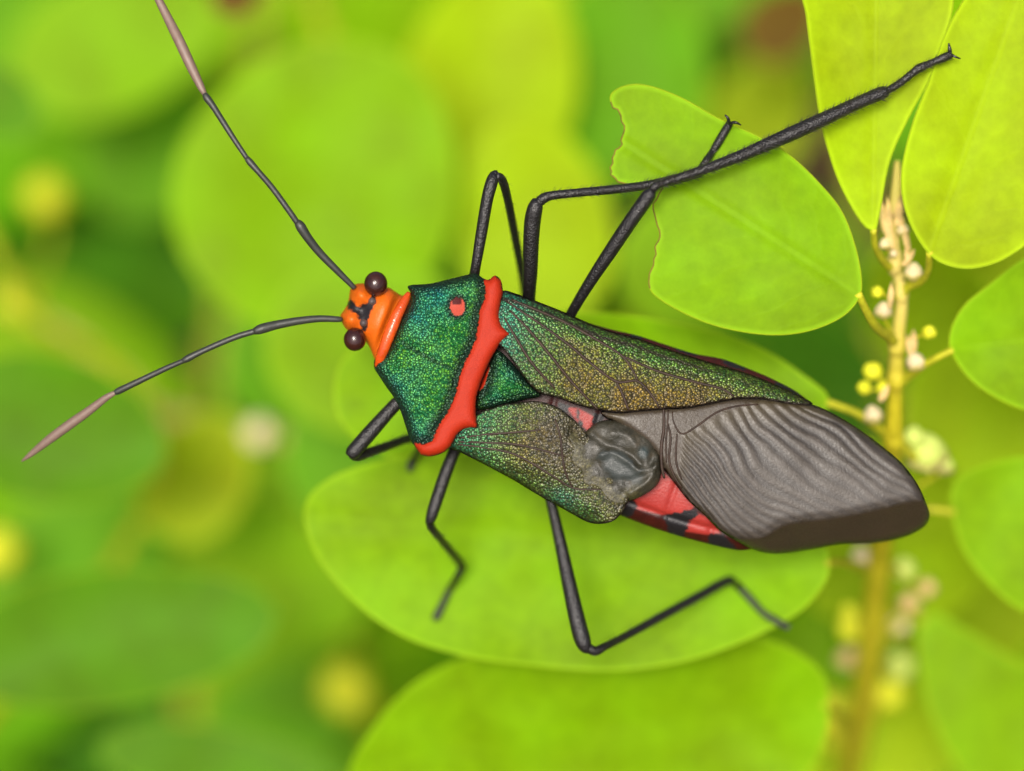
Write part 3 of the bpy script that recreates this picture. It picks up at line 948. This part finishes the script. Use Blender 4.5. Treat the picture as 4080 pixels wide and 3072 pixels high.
def body_top(p, d):
    t = axis_t(p)
    z = -1.75 + 0.95 * (1 - np.exp(-d / 70.0))
    head = smooth01((60 - t) / 120.0)
    hz = -1.35 + 0.85 * np.sqrt(np.clip(1 - (1 - np.clip(d / 95.0, 0, 1)) ** 2, 0, 1))
    z = z * (1 - head) + hz * head
    for c, r, a in [(z1([(345, 325)])[0], 38, 0.42), (z1([(265, 512)])[0], 36, 0.42)]:
        z += gb(p, c, r, a)
    for c, r, ry, a, ro in [(z1([(500, 470)])[0], 44, 120, 0.28, math.radians(20)), (z1([(360, 440)])[0], 24, 40, -0.16, math.radians(20)),
                            (z1([(548, 520)])[0], 13, 140, -0.22, math.radians(22))]:
        z += gb(p, c, r, a, ry, ro)
    # dorsal plates of the abdomen: shallow seams across
    tt = axis_t(p)
    seam = np.abs(((tt - 700) / 190.0) % 1 - 0.5)
    z -= np.where((tt > 600), 0.07 * np.exp(-((0.5 - seam) / 0.06) ** 2), 0)
    con = np.exp(-((d - 62) / 10.0) ** 2) * (tt > 600)
    return z - 0.12 * con
def body_bot(p, d):
    return -1.75 - 2.3 * np.sqrt(np.clip(1 - (1 - np.clip(d / 240.0, 0, 1)) ** 2, 0, 1))
def a_black(p, d):
    out = np.full(len(p), -99.0)
    polys = [z1([(245, 395), (275, 345), (300, 390), (330, 410), (400, 380), (430, 330), (470, 320), (450, 400), (410, 470), (395, 560), (385, 600), (350, 580), (345, 520), (300, 450), (250, 430)]),
             z2([(1010, 1360), (1060, 1310), (1100, 1330), (1060, 1410), (1010, 1400)]),
             z2([(1232, 1395), (1300, 1380), (1420, 1355), (1440, 1385), (1385, 1430), (1345, 1520), (1280, 1500)]),
             z2([(1500, 1490), (1570, 1500), (1660, 1590), (1560, 1580), (1480, 1550)]),
             z2([(650, 760), (720, 790), (700, 830), (660, 810)]), z2([(765, 800), (785, 870), (800, 900), (780, 905), (755, 850)]),
             z2([(850, 830), (920, 830), (890, 890), (840, 900)]),
             z2([(1060, 380), (1120, 385), (1125, 420), (1050, 410)]), z2([(1320, 440), (1430, 480), (1425, 515), (1300, 480)]), z2([(1580, 510), (1700, 560), (1690, 600), (1560, 550)]),
             z2([(1850, 640), (2000, 710), (2020, 800), (1850, 720)])]
    for q in polys:
        out = np.maximum(out, sdf(p, q))
    return out
def a_head(p, d): return smooth01((150 - axis_t(p)) / 30.0)
def a_red(p, d):
    out = np.maximum(sdf(p, z2([(1060, 1330), (1180, 1200), (1240, 1150), (1420, 1330), (1380, 1380), (1230, 1390), (1100, 1360)])),
                     sdf(p, z2([(1340, 1440), (1400, 1370), (1480, 1400), (1560, 1490), (1480, 1500), (1350, 1480)])))
    return np.maximum(out, sdf(p, z2([(705, 795), (770, 800), (860, 850), (830, 930), (765, 880)])))
plate('body', BO, 9, body_top, body_bot, BODY, bug, {'black': a_black, 'headness': a_head, 'redness': a_red, 'rim': lambda p, d: d})

# eyes, ocelli, bristles
for (cx, cy), r, z in [(z1([(458, 242)])[0], 47, -0.42), (z1([(303, 652)])[0], 45, -0.62)]:
    c = np.array(P(cx, cy, z)) - org(bug)
    v, f = ball_geo(c, r * S, 32, 22, (1.0, 1.06, 0.95))
    obj('eye', v, f, EYE, bug)
for (cx, cy) in z1([(432, 372), (368, 530)]):
    c = np.array(P(cx, cy, -0.42)) - org(bug)
    v, f = ball_geo(c, 17 * S, 14, 10)
    obj('ocellus', v, f, OCEL, bug)

# pronotum: granular green shield with the red band and a notch
BAND = z1([(1250, 205), (1290, 212), (1335, 180), (1380, 215), (1395, 300), (1380, 380), (1365, 470), (1385, 545), (1450, 610), (1370, 690), (1310, 790), (1270, 880), (1230, 980), (1200, 1080),
           (1195, 1190), (1206, 1300), (1110, 1312), (1060, 1350), (1010, 1440), (950, 1490), (860, 1516), (790, 1502), (745, 1440), (738, 1415), (820, 1425), (880, 1395), (910, 1310), (960, 1230),
           (1010, 1150), (1050, 1040), (1075, 930), (1110, 830), (1160, 740), (1195, 650), (1215, 540), (1225, 440), (1265, 350), (1265, 270)])
PO = z1([(720, 250), (860, 240), (1010, 205), (1120, 178), (1195, 165), (1245, 198), (1290, 212), (1335, 180), (1380, 215), (1395, 300), (1380, 380), (1365, 470), (1385, 545), (1420, 588), (1450, 610), (1415, 640), (1370, 690),
         (1310, 790), (1270, 880), (1230, 980), (1200, 1080), (1195, 1190), (1208, 1300), (1160, 1300), (1110, 1312), (1060, 1350), (1010, 1440), (950, 1490), (860, 1516), (790, 1502), (745, 1440), (710, 1390),
         (680, 1300), (640, 1180), (590, 1080), (540, 1010), (480, 920), (446, 860), (448, 800), (480, 790), (530, 740), (575, 640), (630, 520), (690, 410), (716, 330), (706, 292), (692, 266)])
CREASE = z1([(655, 675), (700, 705), (800, 765), (900, 820), (1000, 860)])
def pron_top(p, d):
    t = axis_t(p) * S
    s = axis_s(p) * S
    z = -0.25 + 0.95 * smooth01((t + 0.6) / 3.4) - 0.012 * s * s
    z = z - 0.42 * (1 - np.clip(d / 42.0, 0, 1)) ** 2 * (1 - 0.62 * smooth01((sdf(p, BAND) + 20) / 30))
    bs = sdf(p, BAND)
    z = z - 0.10 * np.exp(-((bs + 10) / 16.0) ** 2) + 0.03 * smooth01(bs / 15)
    z = z - 0.05 * np.exp(-(seg_dist(p, CREASE, False) / 10.0) ** 2)
    sp_ = z1([(1060, 408)])[0]
    z = z + gb(p, sp_, 34, -0.10) + gb(p, z1([(860, 900)])[0], 120, 0.10) + gb(p, z1([(940, 560)])[0], 110, 0.08)
    return z
def pron_teal(p, d):
    a = gb(p, z1([(830, 420)])[0], 110, 1.0) + gb(p, z1([(760, 300)])[0], 90, 0.8)
    e = sdf(p, PO_S)
    left = np.exp(-np.clip(seg_dist(p, z1([(480, 880), (600, 1020), (660, 1150), (720, 1340), (800, 1400)]), False) - 20, 0, 999) / 55.0)
    return np.clip(a + 0.75 * left, 0, 1)
PO_S = catmull(PO, True, 12)
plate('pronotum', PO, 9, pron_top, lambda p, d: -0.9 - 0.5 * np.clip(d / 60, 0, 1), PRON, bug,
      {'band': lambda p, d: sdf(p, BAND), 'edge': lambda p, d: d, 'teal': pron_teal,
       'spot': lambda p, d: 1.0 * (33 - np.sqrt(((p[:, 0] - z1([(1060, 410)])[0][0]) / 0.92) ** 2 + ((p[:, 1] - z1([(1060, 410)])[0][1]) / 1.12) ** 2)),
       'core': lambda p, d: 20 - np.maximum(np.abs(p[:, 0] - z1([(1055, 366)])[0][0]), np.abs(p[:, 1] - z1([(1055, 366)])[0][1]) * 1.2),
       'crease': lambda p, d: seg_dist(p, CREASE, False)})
cp, cr = path3([(*z1([(702, 308)])[0], -0.42, 9), (*z1([(672, 365)])[0], -0.30, 18), (*z1([(622, 460)])[0], -0.18, 22), (*z1([(578, 565)])[0], -0.14, 24), (*z1([(532, 680)])[0], -0.20, 23),
                (*z1([(494, 780)])[0], -0.36, 20), (*z1([(466, 850)])[0], -0.60, 11)], 7)
v, f = tube_geo(cp - org(bug), cr, 16)
obj('collar', v, f, COLLAR, bug)

# scutellum
SC = z2([(322, 478), (400, 545), (480, 640), (562, 727), (480, 750), (350, 785), (215, 808), (205, 740), (240, 640), (285, 540)])
plate('scutellum', SC, 10, lambda p, d: 0.02 + 0.42 * np.sqrt(np.clip(1 - (1 - np.clip(d / 75.0, 0, 1)) ** 2, 0, 1)) - 0.3 * smooth01(axis_t(p) * S / 9), lambda p, d: -0.8 + 0 * d, PRON, bug,
      {'band': lambda p, d: np.maximum(-60.0 + 0 * d, sdf(p, z2([(280, 560), (262, 640), (245, 690), (225, 700), (205, 720), (200, 640), (250, 560)]))), 'edge': lambda p, d: d * 0.9,
       'teal': lambda p, d: np.clip(gb(p, z2([(400, 600)])[0], 60, 0.8) + gb(p, z2([(310, 760)])[0], 50, 0.9), 0, 1), 'spot': lambda p, d: 0 * d - 99, 'core': lambda p, d: 0 * d - 99, 'crease': lambda p, d: 0 * d + 99})

# right forewing: leathery corium
RW = z2([(352, 150), (430, 168), (560, 216), (700, 272), (830, 330), (960, 377), (1100, 414), (1300, 484), (1500, 546), (1700, 606), (1850, 664), (1980, 724), (2066, 776), (1950, 776), (1800, 750), (1640, 750),
         (1480, 780), (1350, 802), (1230, 806), (1050, 824), (1000, 828), (880, 812), (760, 782), (650, 742), (566, 722), (520, 690), (470, 635), (420, 560), (350, 470), (300, 420), (290, 300), (320, 200)])
COST = catmull(z2([(352, 150), (430, 168), (560, 216), (700, 272), (830, 330), (960, 377), (1100, 414), (1300, 484), (1500, 546), (1700, 606), (1850, 664), (1980, 724), (2066, 776)]), False, 14)
def rw_top(p, d):
    t = axis_t(p) * S
    c = seg_dist(p, COST, False) * S
    z = 0.42 - 0.62 * np.clip((t - 3) / 13.0, 0, 1) + 0.10 * np.exp(-((c - 2.0) / 1.2) ** 2)
    z = z - 0.62 * np.exp(-c / 0.38) - 0.06 * (1 - np.clip(d / 16, 0, 1))
    return z + 0.03 * nz(p, 0.012, 2.0)
def taper(n, r): return r * (0.35 + 0.65 * np.sin(np.pi * np.linspace(0.04, 0.96, n)) ** 0.4)
wing, _ = plate('forewing', RW, 11, rw_top, lambda p, d: rw_top(p, d) - 0.07, CORI, bug,
      {'gold': lambda p, d: np.clip(0.05 + 0.85 * smooth01((axis_t(p) - 430) / 420.0) - 0.85 * np.exp(-np.clip(seg_dist(p, COST, False) - 55, 0, 999) / 35.0), 0, 1), 'edge': lambda p, d: d,
       'teal': lambda p, d: np.clip(0.95 * np.exp(-np.clip(axis_t(p) - 440, 0, 9999) / 75.0), 0, 1),
       'margin': lambda p, d: np.maximum(7 - d, 6 - np.abs(seg_dist(p, COST, False) - 34) * 1.0 - 6 * smooth01((axis_t(p) - 1100) / 300)), 'dull': lambda p, d: 0 * d})
VEINS = [[(372, 210), (560, 335), (720, 452), (830, 545), (980, 652), (1100, 652), (1190, 750), (1216, 800)], [(390, 260), (480, 350), (600, 490), (720, 640), (800, 725), (878, 808)],
         [(400, 200), (680, 318), (870, 422), (1010, 510), (1070, 590), (1100, 650)], [(1010, 510), (1200, 592), (1400, 652), (1560, 692), (1630, 735)], [(980, 652), (1012, 720), (1050, 815)],
         [(360, 300), (430, 420), (520, 560), (640, 690)]]
for q in VEINS:
    c = catmull(z2(q), False, 12)
    d = np.full(len(c), 60.0)
    p = PA(c, rw_top(c, d) + 0.0)
    v, f = tube_geo(p - org(bug), taper(len(p), 6.2) * S, 8, flat=0.7)
    obj('wing_vein', v, f, VEIN, wing)

# membrane of the right forewing
MO = z3([(-10, 300), (90, 292), (190, 285), (380, 268), (600, 245), (800, 205), (1000, 205), (1180, 230), (1330, 258), (1450, 310), (1600, 400), (1750, 510), (1880, 620), (1980, 750), (2040, 880), (2060, 960), (2020, 1030), (1900, 1090),
         (1700, 1130), (1500, 1136), (1300, 1170), (1100, 1195), (960, 1172), (840, 1112), (740, 1050), (640, 950), (540, 860), (450, 745), (385, 660), (330, 560), (240, 470), (120, 390), (20, 340)])
FOLD = catmull(z3([(700, 1120), (880, 1100), (1010, 1087), (1090, 1040), (1160, 1008), (1300, 986), (1500, 962), (1750, 912), (1900, 872), (2060, 850)]), False, 12)
FOLDP = np.concatenate([FOLD, np.array(z3([(2300, 850), (2300, 1400), (600, 1400)]))])
def me_top(p, d):
    t = axis_t(p) * S
    fo = np.maximum(sdf(p, FOLDP), -200)
    z = -0.22 - 0.55 * np.clip((t - 9.5) / 11, 0, 1) + 0.0 * t
    s = axis_s(p) * S
    z = z + 0.35 - 0.10 * (s - 0.4) ** 2 * 0.5
    z = z - np.where(fo > 0, 2.0 * np.clip(fo, 0, 130) * S, 0) - 0.08 * np.exp(-(np.clip(-fo, 0, 200) / 18.0) ** 2)
    z = z - 0.22 * (1 - np.clip(d / 30, 0, 1)) ** 2
    return z + 0.05 * nz(p, 0.006, 4.0)
# vein coordinate: a fan of curves from the basal vein to the outer rim
NU, NV = 60, 40
SB = catmull(z3([(430, 760), (462, 660), (478, 560), (500, 450), (600, 390), (720, 308), (860, 266), (1000, 254), (1180, 254), (1350, 290)]), False, None)
SM = catmull(z3([(590, 920), (610, 870), (650, 800), (720, 740), (800, 680), (930, 620), (1120, 570), (1300, 520), (1500, 500), (1640, 450)]), False, None)
SE = catmull(z3([(790, 1115), (880, 1105), (990, 1095), (1100, 1040), (1240, 1000), (1430, 975), (1640, 938), (1830, 890), (1990, 860), (2000, 740)]), False, None)
def at_(c, u):
    x = u * (len(c) - 1)
    i = np.clip(x.astype(int), 0, len(c) - 2)
    f_ = (x - i)[:, None]
    return c[i] * (1 - f_) + c[i + 1] * f_
uu, vv = np.meshgrid(np.linspace(0, 1, NU), np.linspace(0, 1.1, NV))
uu, vv = uu.ravel(), vv.ravel()
b0, b1, b2 = at_(SB, uu), at_(SM, uu), at_(SE, uu)
ctl = 2 * b1 - 0.5 * (b0 + b2)
vc = vv[:, None]
FAN = (1 - vc) ** 2 * b0 + 2 * vc * (1 - vc) * ctl + vc ** 2 * b2
def fan_uv(p):
    U, V_ = np.zeros(len(p)), np.zeros(len(p))
    for s in range(0, len(p), 2000):
        dd = ((p[s:s + 2000, None, :] - FAN[None]) ** 2).sum(2)
        ix = np.argpartition(dd, 5, axis=1)[:, :5]
        wgt = 1 / (np.take_along_axis(dd, ix, 1) + 30.0)
        wgt /= wgt.sum(1, keepdims=True)
        U[s:s + 2000] = (uu[ix] * wgt).sum(1)
        V_[s:s + 2000] = (vv[ix] * wgt).sum(1)
    return U, V_
_cache = {}
def fan(p, k):
    if len(p) not in _cache:
        _cache[len(p)] = fan_uv(p)
    return _cache[len(p)][k]
BASEZ = z3([(500, 430), (480, 640), (430, 760), (150, 760), (150, 200), (1000, 200), (860, 262), (720, 310), (600, 390)])
memb, _ = plate('wing_membrane', MO, 10, me_top, lambda p, d: me_top(p, d) - 0.05, MEMB, bug,
      {'vu': lambda p, d: fan(p, 0), 'vv': lambda p, d: fan(p, 1), 'fold': lambda p, d: np.clip(sdf(p, FOLDP), -100, 100),
       'fade': lambda p, d: smooth01((-sdf(p, BASEZ) + 4) / 24.0) * smooth01((d - 4) / 14.0)})
for q, r in [([(385, 275), (388, 400), (372, 520), (374, 640), (390, 720)], 7), ([(415, 380), (430, 470), (420, 600), (450, 700), (500, 780)], 5), ([(470, 440), (462, 560), (470, 640), (500, 730)], 4.5),
             ([(440, 300), (450, 370), (500, 440), (590, 395), (720, 305), (850, 265), (980, 255)], 4), ([(415, 290), (410, 380), (400, 500), (404, 620)], 4)]:
    c = catmull(z3(q), False, 10)
    p = PA(c, me_top(c, np.full(len(c), 60.0)) + 0.005)
    v, f = tube_geo(p - org(bug), taper(len(p), r) * S, 8, flat=0.6)
    obj('wing_vein', v, f, VEIN, memb)

# left forewing: stunted corium with a crumpled membrane
LW = z2([(40, 1015), (70, 960), (130, 900), (190, 860), (215, 828), (330, 785), (450, 766), (550, 762), (650, 792), (720, 842), (785, 902), (830, 960), (900, 1060), (980, 1200), (1050, 1290), (1030, 1340), (1010, 1380),
         (960, 1425), (890, 1440), (820, 1430), (740, 1388), (640, 1332), (600, 1312), (500, 1252), (400, 1192), (250, 1112), (120, 1046)])
LCOST = catmull(z2([(60, 1025), (250, 1112), (400, 1192), (500, 1252), (640, 1332), (740, 1388), (820, 1430)]), False, 14)
def lw_top(p, d):
    t = axis_t(p) * S
    c = seg_dist(p, LCOST, False) * S
    z = 0.25 - 0.25 * np.clip((t - 3) / 7.0, 0, 1) - 0.55 * np.exp(-c / 0.5) - 0.05 * (1 - np.clip(d / 16, 0, 1))
    z = z + gb(p, z2([(640, 1000)])[0], 150, 0.22) + gb(p, z2([(760, 930)])[0], 34, -0.25) + gb(p, z2([(900, 1350)])[0], 60, 0.15)
    rad = np.sin(np.arctan2(p[:, 1] - z2([(60, 1000)])[0][1], p[:, 0] - z2([(60, 1000)])[0][0]) * 46) * 0.035 * np.exp(-np.hypot(p[:, 0] - 1793, p[:, 1] - 1770) / 260.0)
    return z + rad + 0.05 * nz(p, 0.011, 7.0)
lwing, _ = plate('forewing', LW, 10, lw_top, lambda p, d: lw_top(p, d) - 0.07, CORL, bug,
      {'gold': lambda p, d: np.clip(0.75 * smooth01((axis_t(p) - 430) / 240.0) - 0.7 * np.exp(-np.clip(seg_dist(p, LCOST, False) - 30, 0, 999) / 45.0), 0, 1), 'edge': lambda p, d: d,
       'teal': lambda p, d: np.clip(0.9 * np.exp(-np.clip(axis_t(p) - 400, 0, 9999) / 110.0) + gb(p, z2([(690, 1310)])[0], 70, 0.8), 0, 1),
       'margin': lambda p, d: 5 - d, 'dull': lambda p, d: np.clip(smooth01((axis_t(p) - 520) / 260.0) - 0.9 * np.exp(-(seg_dist(p, LCOST, False) / 120.0) ** 2) * 0.9, 0, 1)})
for q in [[(90, 985), (250, 990), (420, 1000), (600, 1040), (700, 1070)], [(100, 1000), (260, 1020), (430, 1060), (620, 1170), (740, 1240), (900, 1250)], [(110, 965), (260, 945), (400, 935), (560, 920)],
          [(640, 860), (670, 960), (680, 1060), (700, 1160), (740, 1240)]]:
    c = catmull(z2(q), False, 12)
    p = PA(c, lw_top(c, np.full(len(c), 60.0)))
    v, f = tube_geo(p - org(bug), taper(len(p), 4.8) * S, 8, flat=0.5)
    obj('wing_vein', v, f, VEIN, lwing)
CM = z2([(740, 930), (790, 948), (825, 915), (890, 872), (980, 868), (1080, 900), (1160, 950), (1205, 1030), (1227, 1110), (1222, 1190), (1190, 1240), (1120, 1287), (1050, 1312), (990, 1330), (930, 1300), (880, 1240), (800, 1215),
         (790, 1150), (730, 1090), (745, 1020), (720, 970)])
CML = catmull(z2([(740, 930), (720, 970), (745, 1020), (730, 1090), (790, 1150), (800, 1215), (880, 1240), (930, 1300), (990, 1330), (1050, 1312)]), False, 10)
CMR = catmull(z2([(790, 948), (825, 915), (890, 872), (980, 868), (1080, 900), (1160, 950), (1205, 1030), (1227, 1110), (1222, 1190), (1190, 1240), (1120, 1287), (1050, 1312)]), False, 10)
def ridge(p, q, w_): return np.exp(-(seg_dist(p, catmull(z2(q), False, 8), False) / w_) ** 2)
def cm_top(p, d):
    dl, dr = seg_dist(p, CML, False), seg_dist(p, CMR, False)
    base = lw_top(p, np.full(len(p), 60.0))
    k = smooth01(dl / 110.0)
    z = (base + 0.012) * (1 - k) - 0.14 * k + 0.34 * k * np.sqrt(np.clip(1 - (1 - np.clip(dr / 80.0, 0, 1)) ** 2, 0, 1)) * 1.0
    z = z - 0.30 * (1 - np.clip(dr / 25.0, 0, 1)) ** 2 * (1 - k) + 0.10 * np.abs(nz(p, 0.008, 11.0)) * np.clip(d / 40, 0, 1) + 0.03 * nz(p, 0.02, 13.0)
    z = z + 0.13 * ridge(p, [(900, 1060), (960, 1040), (1040, 1090), (1120, 1150), (1200, 1120)], 15) - 0.11 * ridge(p, [(820, 930), (900, 985), (960, 1020), (1060, 1060), (1110, 1110)], 17)
    z = z + 0.10 * ridge(p, [(1205, 1060), (1190, 1150), (1140, 1220), (1060, 1270)], 13) - 0.08 * ridge(p, [(1190, 1040), (1160, 1130), (1090, 1190), (960, 1200)], 16)
    return z + 0.08 * ridge(p, [(960, 940), (1040, 950), (1090, 1010)], 18) - 0.06 * ridge(p, [(870, 1100), (930, 1180), (1010, 1270)], 16)
plate('crumpled_membrane', CM, 7, cm_top, lambda p, d: -0.45 + 0 * d, CRUM, lwing,
      {'dark': lambda p, d: sdf(p, np.array(ell(*z2([(1130, 1045)])[0], 22, 26))), 'merge': lambda p, d: 1 - smooth01(seg_dist(p, CML, False) / 90.0),
       'plate': lambda p, d: sdf(p, catmull(z2([(890, 1060), (960, 1040), (1050, 1090), (1110, 1150), (1080, 1200), (960, 1230), (900, 1150)]), True, 10))})

# antennae
def tube_part(name, ctrl, mat, parent, per=10, sides=12, flat=1.0):
    p, r = path3(ctrl, per)
    v, f = tube_geo(p - org(parent), r, sides, flat)
    return obj(name, v, f, mat, parent)
def antenna(segs):
    a = tube_part('antenna', segs[0], ANTG, bug)
    for i, s in enumerate(segs[1:]):
        tube_part('antenna_segment', s, ANTB if i == 2 else ANTG, a, flat=1.0 if i < 2 else 0.8)
antenna([[(1412, 1148, -0.55, 10), (1400, 1135, -0.5, 11), (1340, 1075, -0.3, 14), (1272, 1005, -0.1, 16), (1225, 945, 0.1, 18), (1196, 900, 0.2, 20), (1183, 884, 0.2, 13)],
         [(1186, 890, 0.2, 12), (1150, 838, 0.3, 12), (1085, 749, 0.4, 12), (1030, 685, 0.5, 12), (995, 645, 0.5, 14), (982, 628, 0.5, 10)],
         [(986, 634, 0.5, 10), (940, 566, 0.5, 11), (897, 499, 0.5, 12), (850, 425, 0.4, 13), (824, 390, 0.4, 15), (814, 372, 0.4, 9)],
         [(818, 380, 0.4, 9), (800, 345, 0.4, 15), (760, 262, 0.3, 20), (715, 165, 0.2, 21), (665, 65, 0.0, 18), (620, -25, -0.1, 14), (588, -92, -0.2, 5)]])
antenna([[(1362, 1273, -0.65, 9), (1345, 1272, -0.6, 12), (1270, 1270, -0.5, 14), (1187, 1279, -0.4, 16), (1100, 1295, -0.3, 18), (1040, 1311, -0.2, 20), (1012, 1321, -0.2, 13)],
         [(1017, 1319, -0.2, 12), (950, 1339, -0.2, 12), (881, 1366, -0.2, 12), (800, 1402, -0.2, 12), (745, 1430, -0.2, 14), (728, 1439, -0.2, 9)],
         [(732, 1437, -0.2, 10), (665, 1466, -0.3, 11), (597, 1498, -0.4, 12), (520, 1535, -0.5, 13), (472, 1558, -0.6, 14), (456, 1566, -0.6, 9)],
         [(461, 1563, -0.6, 9), (420, 1587, -0.7, 14), (350, 1640, -0.9, 18), (271, 1696, -1.1, 20), (190, 1756, -1.3, 18), (120, 1812, -1.5, 11), (86, 1838, -1.6, 3)]])

# legs: coxa and femur, then tibia, tarsus, claws and bristles
def hairs(parent, ctrl, n, length, seed):
    r_ = random.Random(seed)
    p, rr = path3(ctrl, 8)
    V, F = [], []
    for _ in range(n):
        i = r_.randrange(1, len(p) - 1)
        t = p[i + 1] - p[i - 1]; t /= np.linalg.norm(t)
        q = np.array([r_.gauss(0, 1) for _ in range(3)])
        q -= t * (q @ t); q /= np.linalg.norm(q)
        b = p[i] + t * r_.uniform(-.03, .03) + q * rr[i] * 0.9
        e = b + (q * 0.8 + t * 0.75) * length * r_.uniform(.6, 1.2)
        s = np.cross(t, q) * 0.011
        k = len(V)
        V += [b - s + t * .004, b + s + t * .004, b - t * .008, e]
        F += [(k, k + 1, k + 3), (k + 1, k + 2, k + 3), (k + 2, k, k + 3)]
    V = [q - org(parent) for q in V]
    o = obj('bristles', V, F, HAIR, parent, smooth=False)
    o['kind'] = 'stuff'
def leg(femur, tibia, tarsus, claws=(), nh=0, seed=1):
    a = tube_part('leg', femur, LEGM, bug, 9, 14)
    t = tube_part('tibia', tibia, LEGM, a, 9, 12)
    s = tube_part('tarsus', tarsus, LEGM, a, 7, 10)
    for c in claws:
        tube_part('claw', c, LEGM, a, 5, 6)
    if nh:
        hairs(a, tibia, nh, 0.24, seed)
        hairs(a, tarsus, nh // 4, 0.14, seed + 1)
def on(zf, ctrl, lift=0.16):
    """Lower the end of a foot so that it stands on a leaf: z follows the leaf surface."""
    out = []
    for i, (x, y, z, r) in enumerate(ctrl):
        zl = float(zf(np.array([[x, y]], float))[0]) + lift
        out.append((x, y, max(zl, z) if i < 2 else zl, r))
    return out
# right front
leg([(1860, 1190, -2.4, 30), (1886, 1110, -0.9, 22), (1896, 1060, -0.4, 20), (1918, 930, -0.1, 23), (1940, 800, 0.1, 24), (1958, 730, 0.1, 25), (1970, 698, 0.0, 20), (1984, 692, 0.0, 14)],
    [(1974, 700, 0.1, 16), (2000, 716, -0.2, 18), (2022, 790, -1.0, 17), (2050, 930, -2.6, 17), (2080, 1090, -4.4, 17), (2096, 1200, -5.6, 18), (2106, 1270, -6.3, 16)],
    [(2106, 1270, -6.3, 12), (2124, 1330, -6.6, 12), (2150, 1390, -6.8, 11), (2175, 1430, -7.0, 8)], nh=60, seed=3)
# right middle
leg([(2098, 1330, -2.9, 34), (2106, 1200, -1.6, 27), (2112, 1080, -0.7, 30), (2116, 960, -0.1, 32), (2122, 880, 0.2, 33), (2132, 830, 0.4, 31), (2142, 805, 0.4, 24), (2150, 797, 0.4, 12)],
    [(2136, 818, 0.4, 18), (2162, 793, 0.5, 21), (2200, 779, 0.5, 18), (2300, 768, 0.4, 17), (2440, 755, 0.1, 18), (2577, 738, -0.2, 18), (2700, 712, -0.35, 20), (2792, 686, -0.5, 19)],
    on(zA, [(2785, 688, -0.5, 14), (2812, 645, -0.55, 16), (2840, 602, -0.55, 14), (2860, 570, -0.55, 17), (2890, 520, -0.5, 17), (2908, 490, -0.45, 15)]),
    [[(2906, 494, -0.4, 7), (2900, 470, -0.2, 6), (2888, 458, -0.2, 3)], [(2908, 492, -0.4, 7), (2930, 488, -0.2, 6), (2952, 498, -0.3, 3)]], 420, 5)
# right hind
leg([(2180, 1450, -2.9, 30), (2240, 1320, -2.0, 24), (2288, 1228, -1.2, 21), (2360, 1110, -0.4, 24), (2440, 990, 0.2, 28), (2520, 870, 0.7, 29), (2570, 800, 0.9, 29), (2590, 770, 1.0, 26), (2598, 756, 1.0, 14)],
    [(2580, 780, 0.9, 16), (2612, 742, 1.0, 17), (2657, 724, 0.9, 16), (2780, 684, 0.8, 19), (2946, 623, 0.6, 23), (3070, 570, 0.4, 27), (3180, 521, 0.25, 29), (3300, 466, 0.05, 28), (3414, 412, -0.15, 26), (3510, 372, -0.3, 27), (3534, 362, -0.35, 20)],
    [(3526, 366, -0.35, 15), (3580, 335, -0.45, 15), (3640, 288, -0.5, 16), (3666, 270, -0.5, 18), (3700, 256, -0.55, 15), (3727, 244, -0.6, 15), (3770, 226, -0.6, 18), (3792, 216, -0.6, 14)],
    [[(3786, 220, -0.6, 8), (3784, 196, -0.5, 8), (3780, 172, -0.5, 3)], [(3788, 218, -0.6, 7), (3806, 226, -0.5, 5), (3826, 234, -0.6, 3)]], 1500, 7)
# left front
leg([(1680, 1530, -2.2, 30), (1600, 1590, -1.5, 27), (1560, 1628, -1.4, 27), (1490, 1706, -1.3, 30), (1430, 1775, -1.2, 31), (1404, 1806, -1.2, 30), (1394, 1820, -1.2, 20)],
    [(1402, 1808, -1.3, 20), (1425, 1816, -1.5, 23), (1480, 1800, -2.1, 20), (1550, 1775, -3.0, 19), (1625, 1748, -4.2, 19), (1690, 1745, -5.4, 18)],
    on(zC, [(1690, 1745, -5.4, 15), (1672, 1790, -6.2, 17), (1650, 1828, -7.0, 20), (1636, 1856, -7.4, 18), (1632, 1880, -7.6, 10)]), nh=60, seed=9)
# left middle
leg([(1900, 1680, -3.0, 30), (1840, 1740, -2.6, 26), (1806, 1808, -2.3, 25), (1774, 1890, -2.2, 26), (1742, 1985, -2.1, 26), (1722, 2048, -2.1, 24), (1712, 2082, -2.2, 18), (1714, 2094, -2.2, 10)],
    [(1716, 2070, -2.2, 15), (1716, 2096, -2.4, 17), (1745, 2135, -3.2, 16), (1795, 2195, -5.0, 17), (1832, 2240, -6.6, 19), (1842, 2266, -7.0, 18)],
    on(zC, [(1842, 2258, -7.0, 15), (1826, 2290, -7.2, 16), (1795, 2345, -7.4, 16), (1765, 2405, -7.6, 16), (1740, 2455, -7.7, 19), (1732, 2472, -7.7, 12)]), nh=60, seed=11)
# left hind
leg([(2140, 1760, -3.0, 32), (2180, 1930, -2.9, 24), (2200, 2020, -2.8, 22), (2232, 2160, -2.5, 25), (2262, 2300, -2.2, 29), (2295, 2450, -1.9, 33), (2318, 2540, -1.8, 34), (2334, 2580, -1.8, 26), (2350, 2596, -1.8, 12)],
    [(2330, 2572, -1.8, 20), (2370, 2594, -1.9, 20), (2410, 2576, -2.2, 17), (2500, 2530, -3.4, 17), (2650, 2448, -4.8, 19), (2790, 2372, -6.0, 20), (2880, 2322, -6.9, 21), (2916, 2310, -7.2, 18)],
    on(zC, [(2905, 2308, -7.2, 15), (2940, 2335, -8.2, 17), (3000, 2398, -8.4, 16), (3045, 2445, -8.5, 15), (3100, 2478, -8.5, 16), (3145, 2502, -8.5, 14)]), nh=80, seed=13)
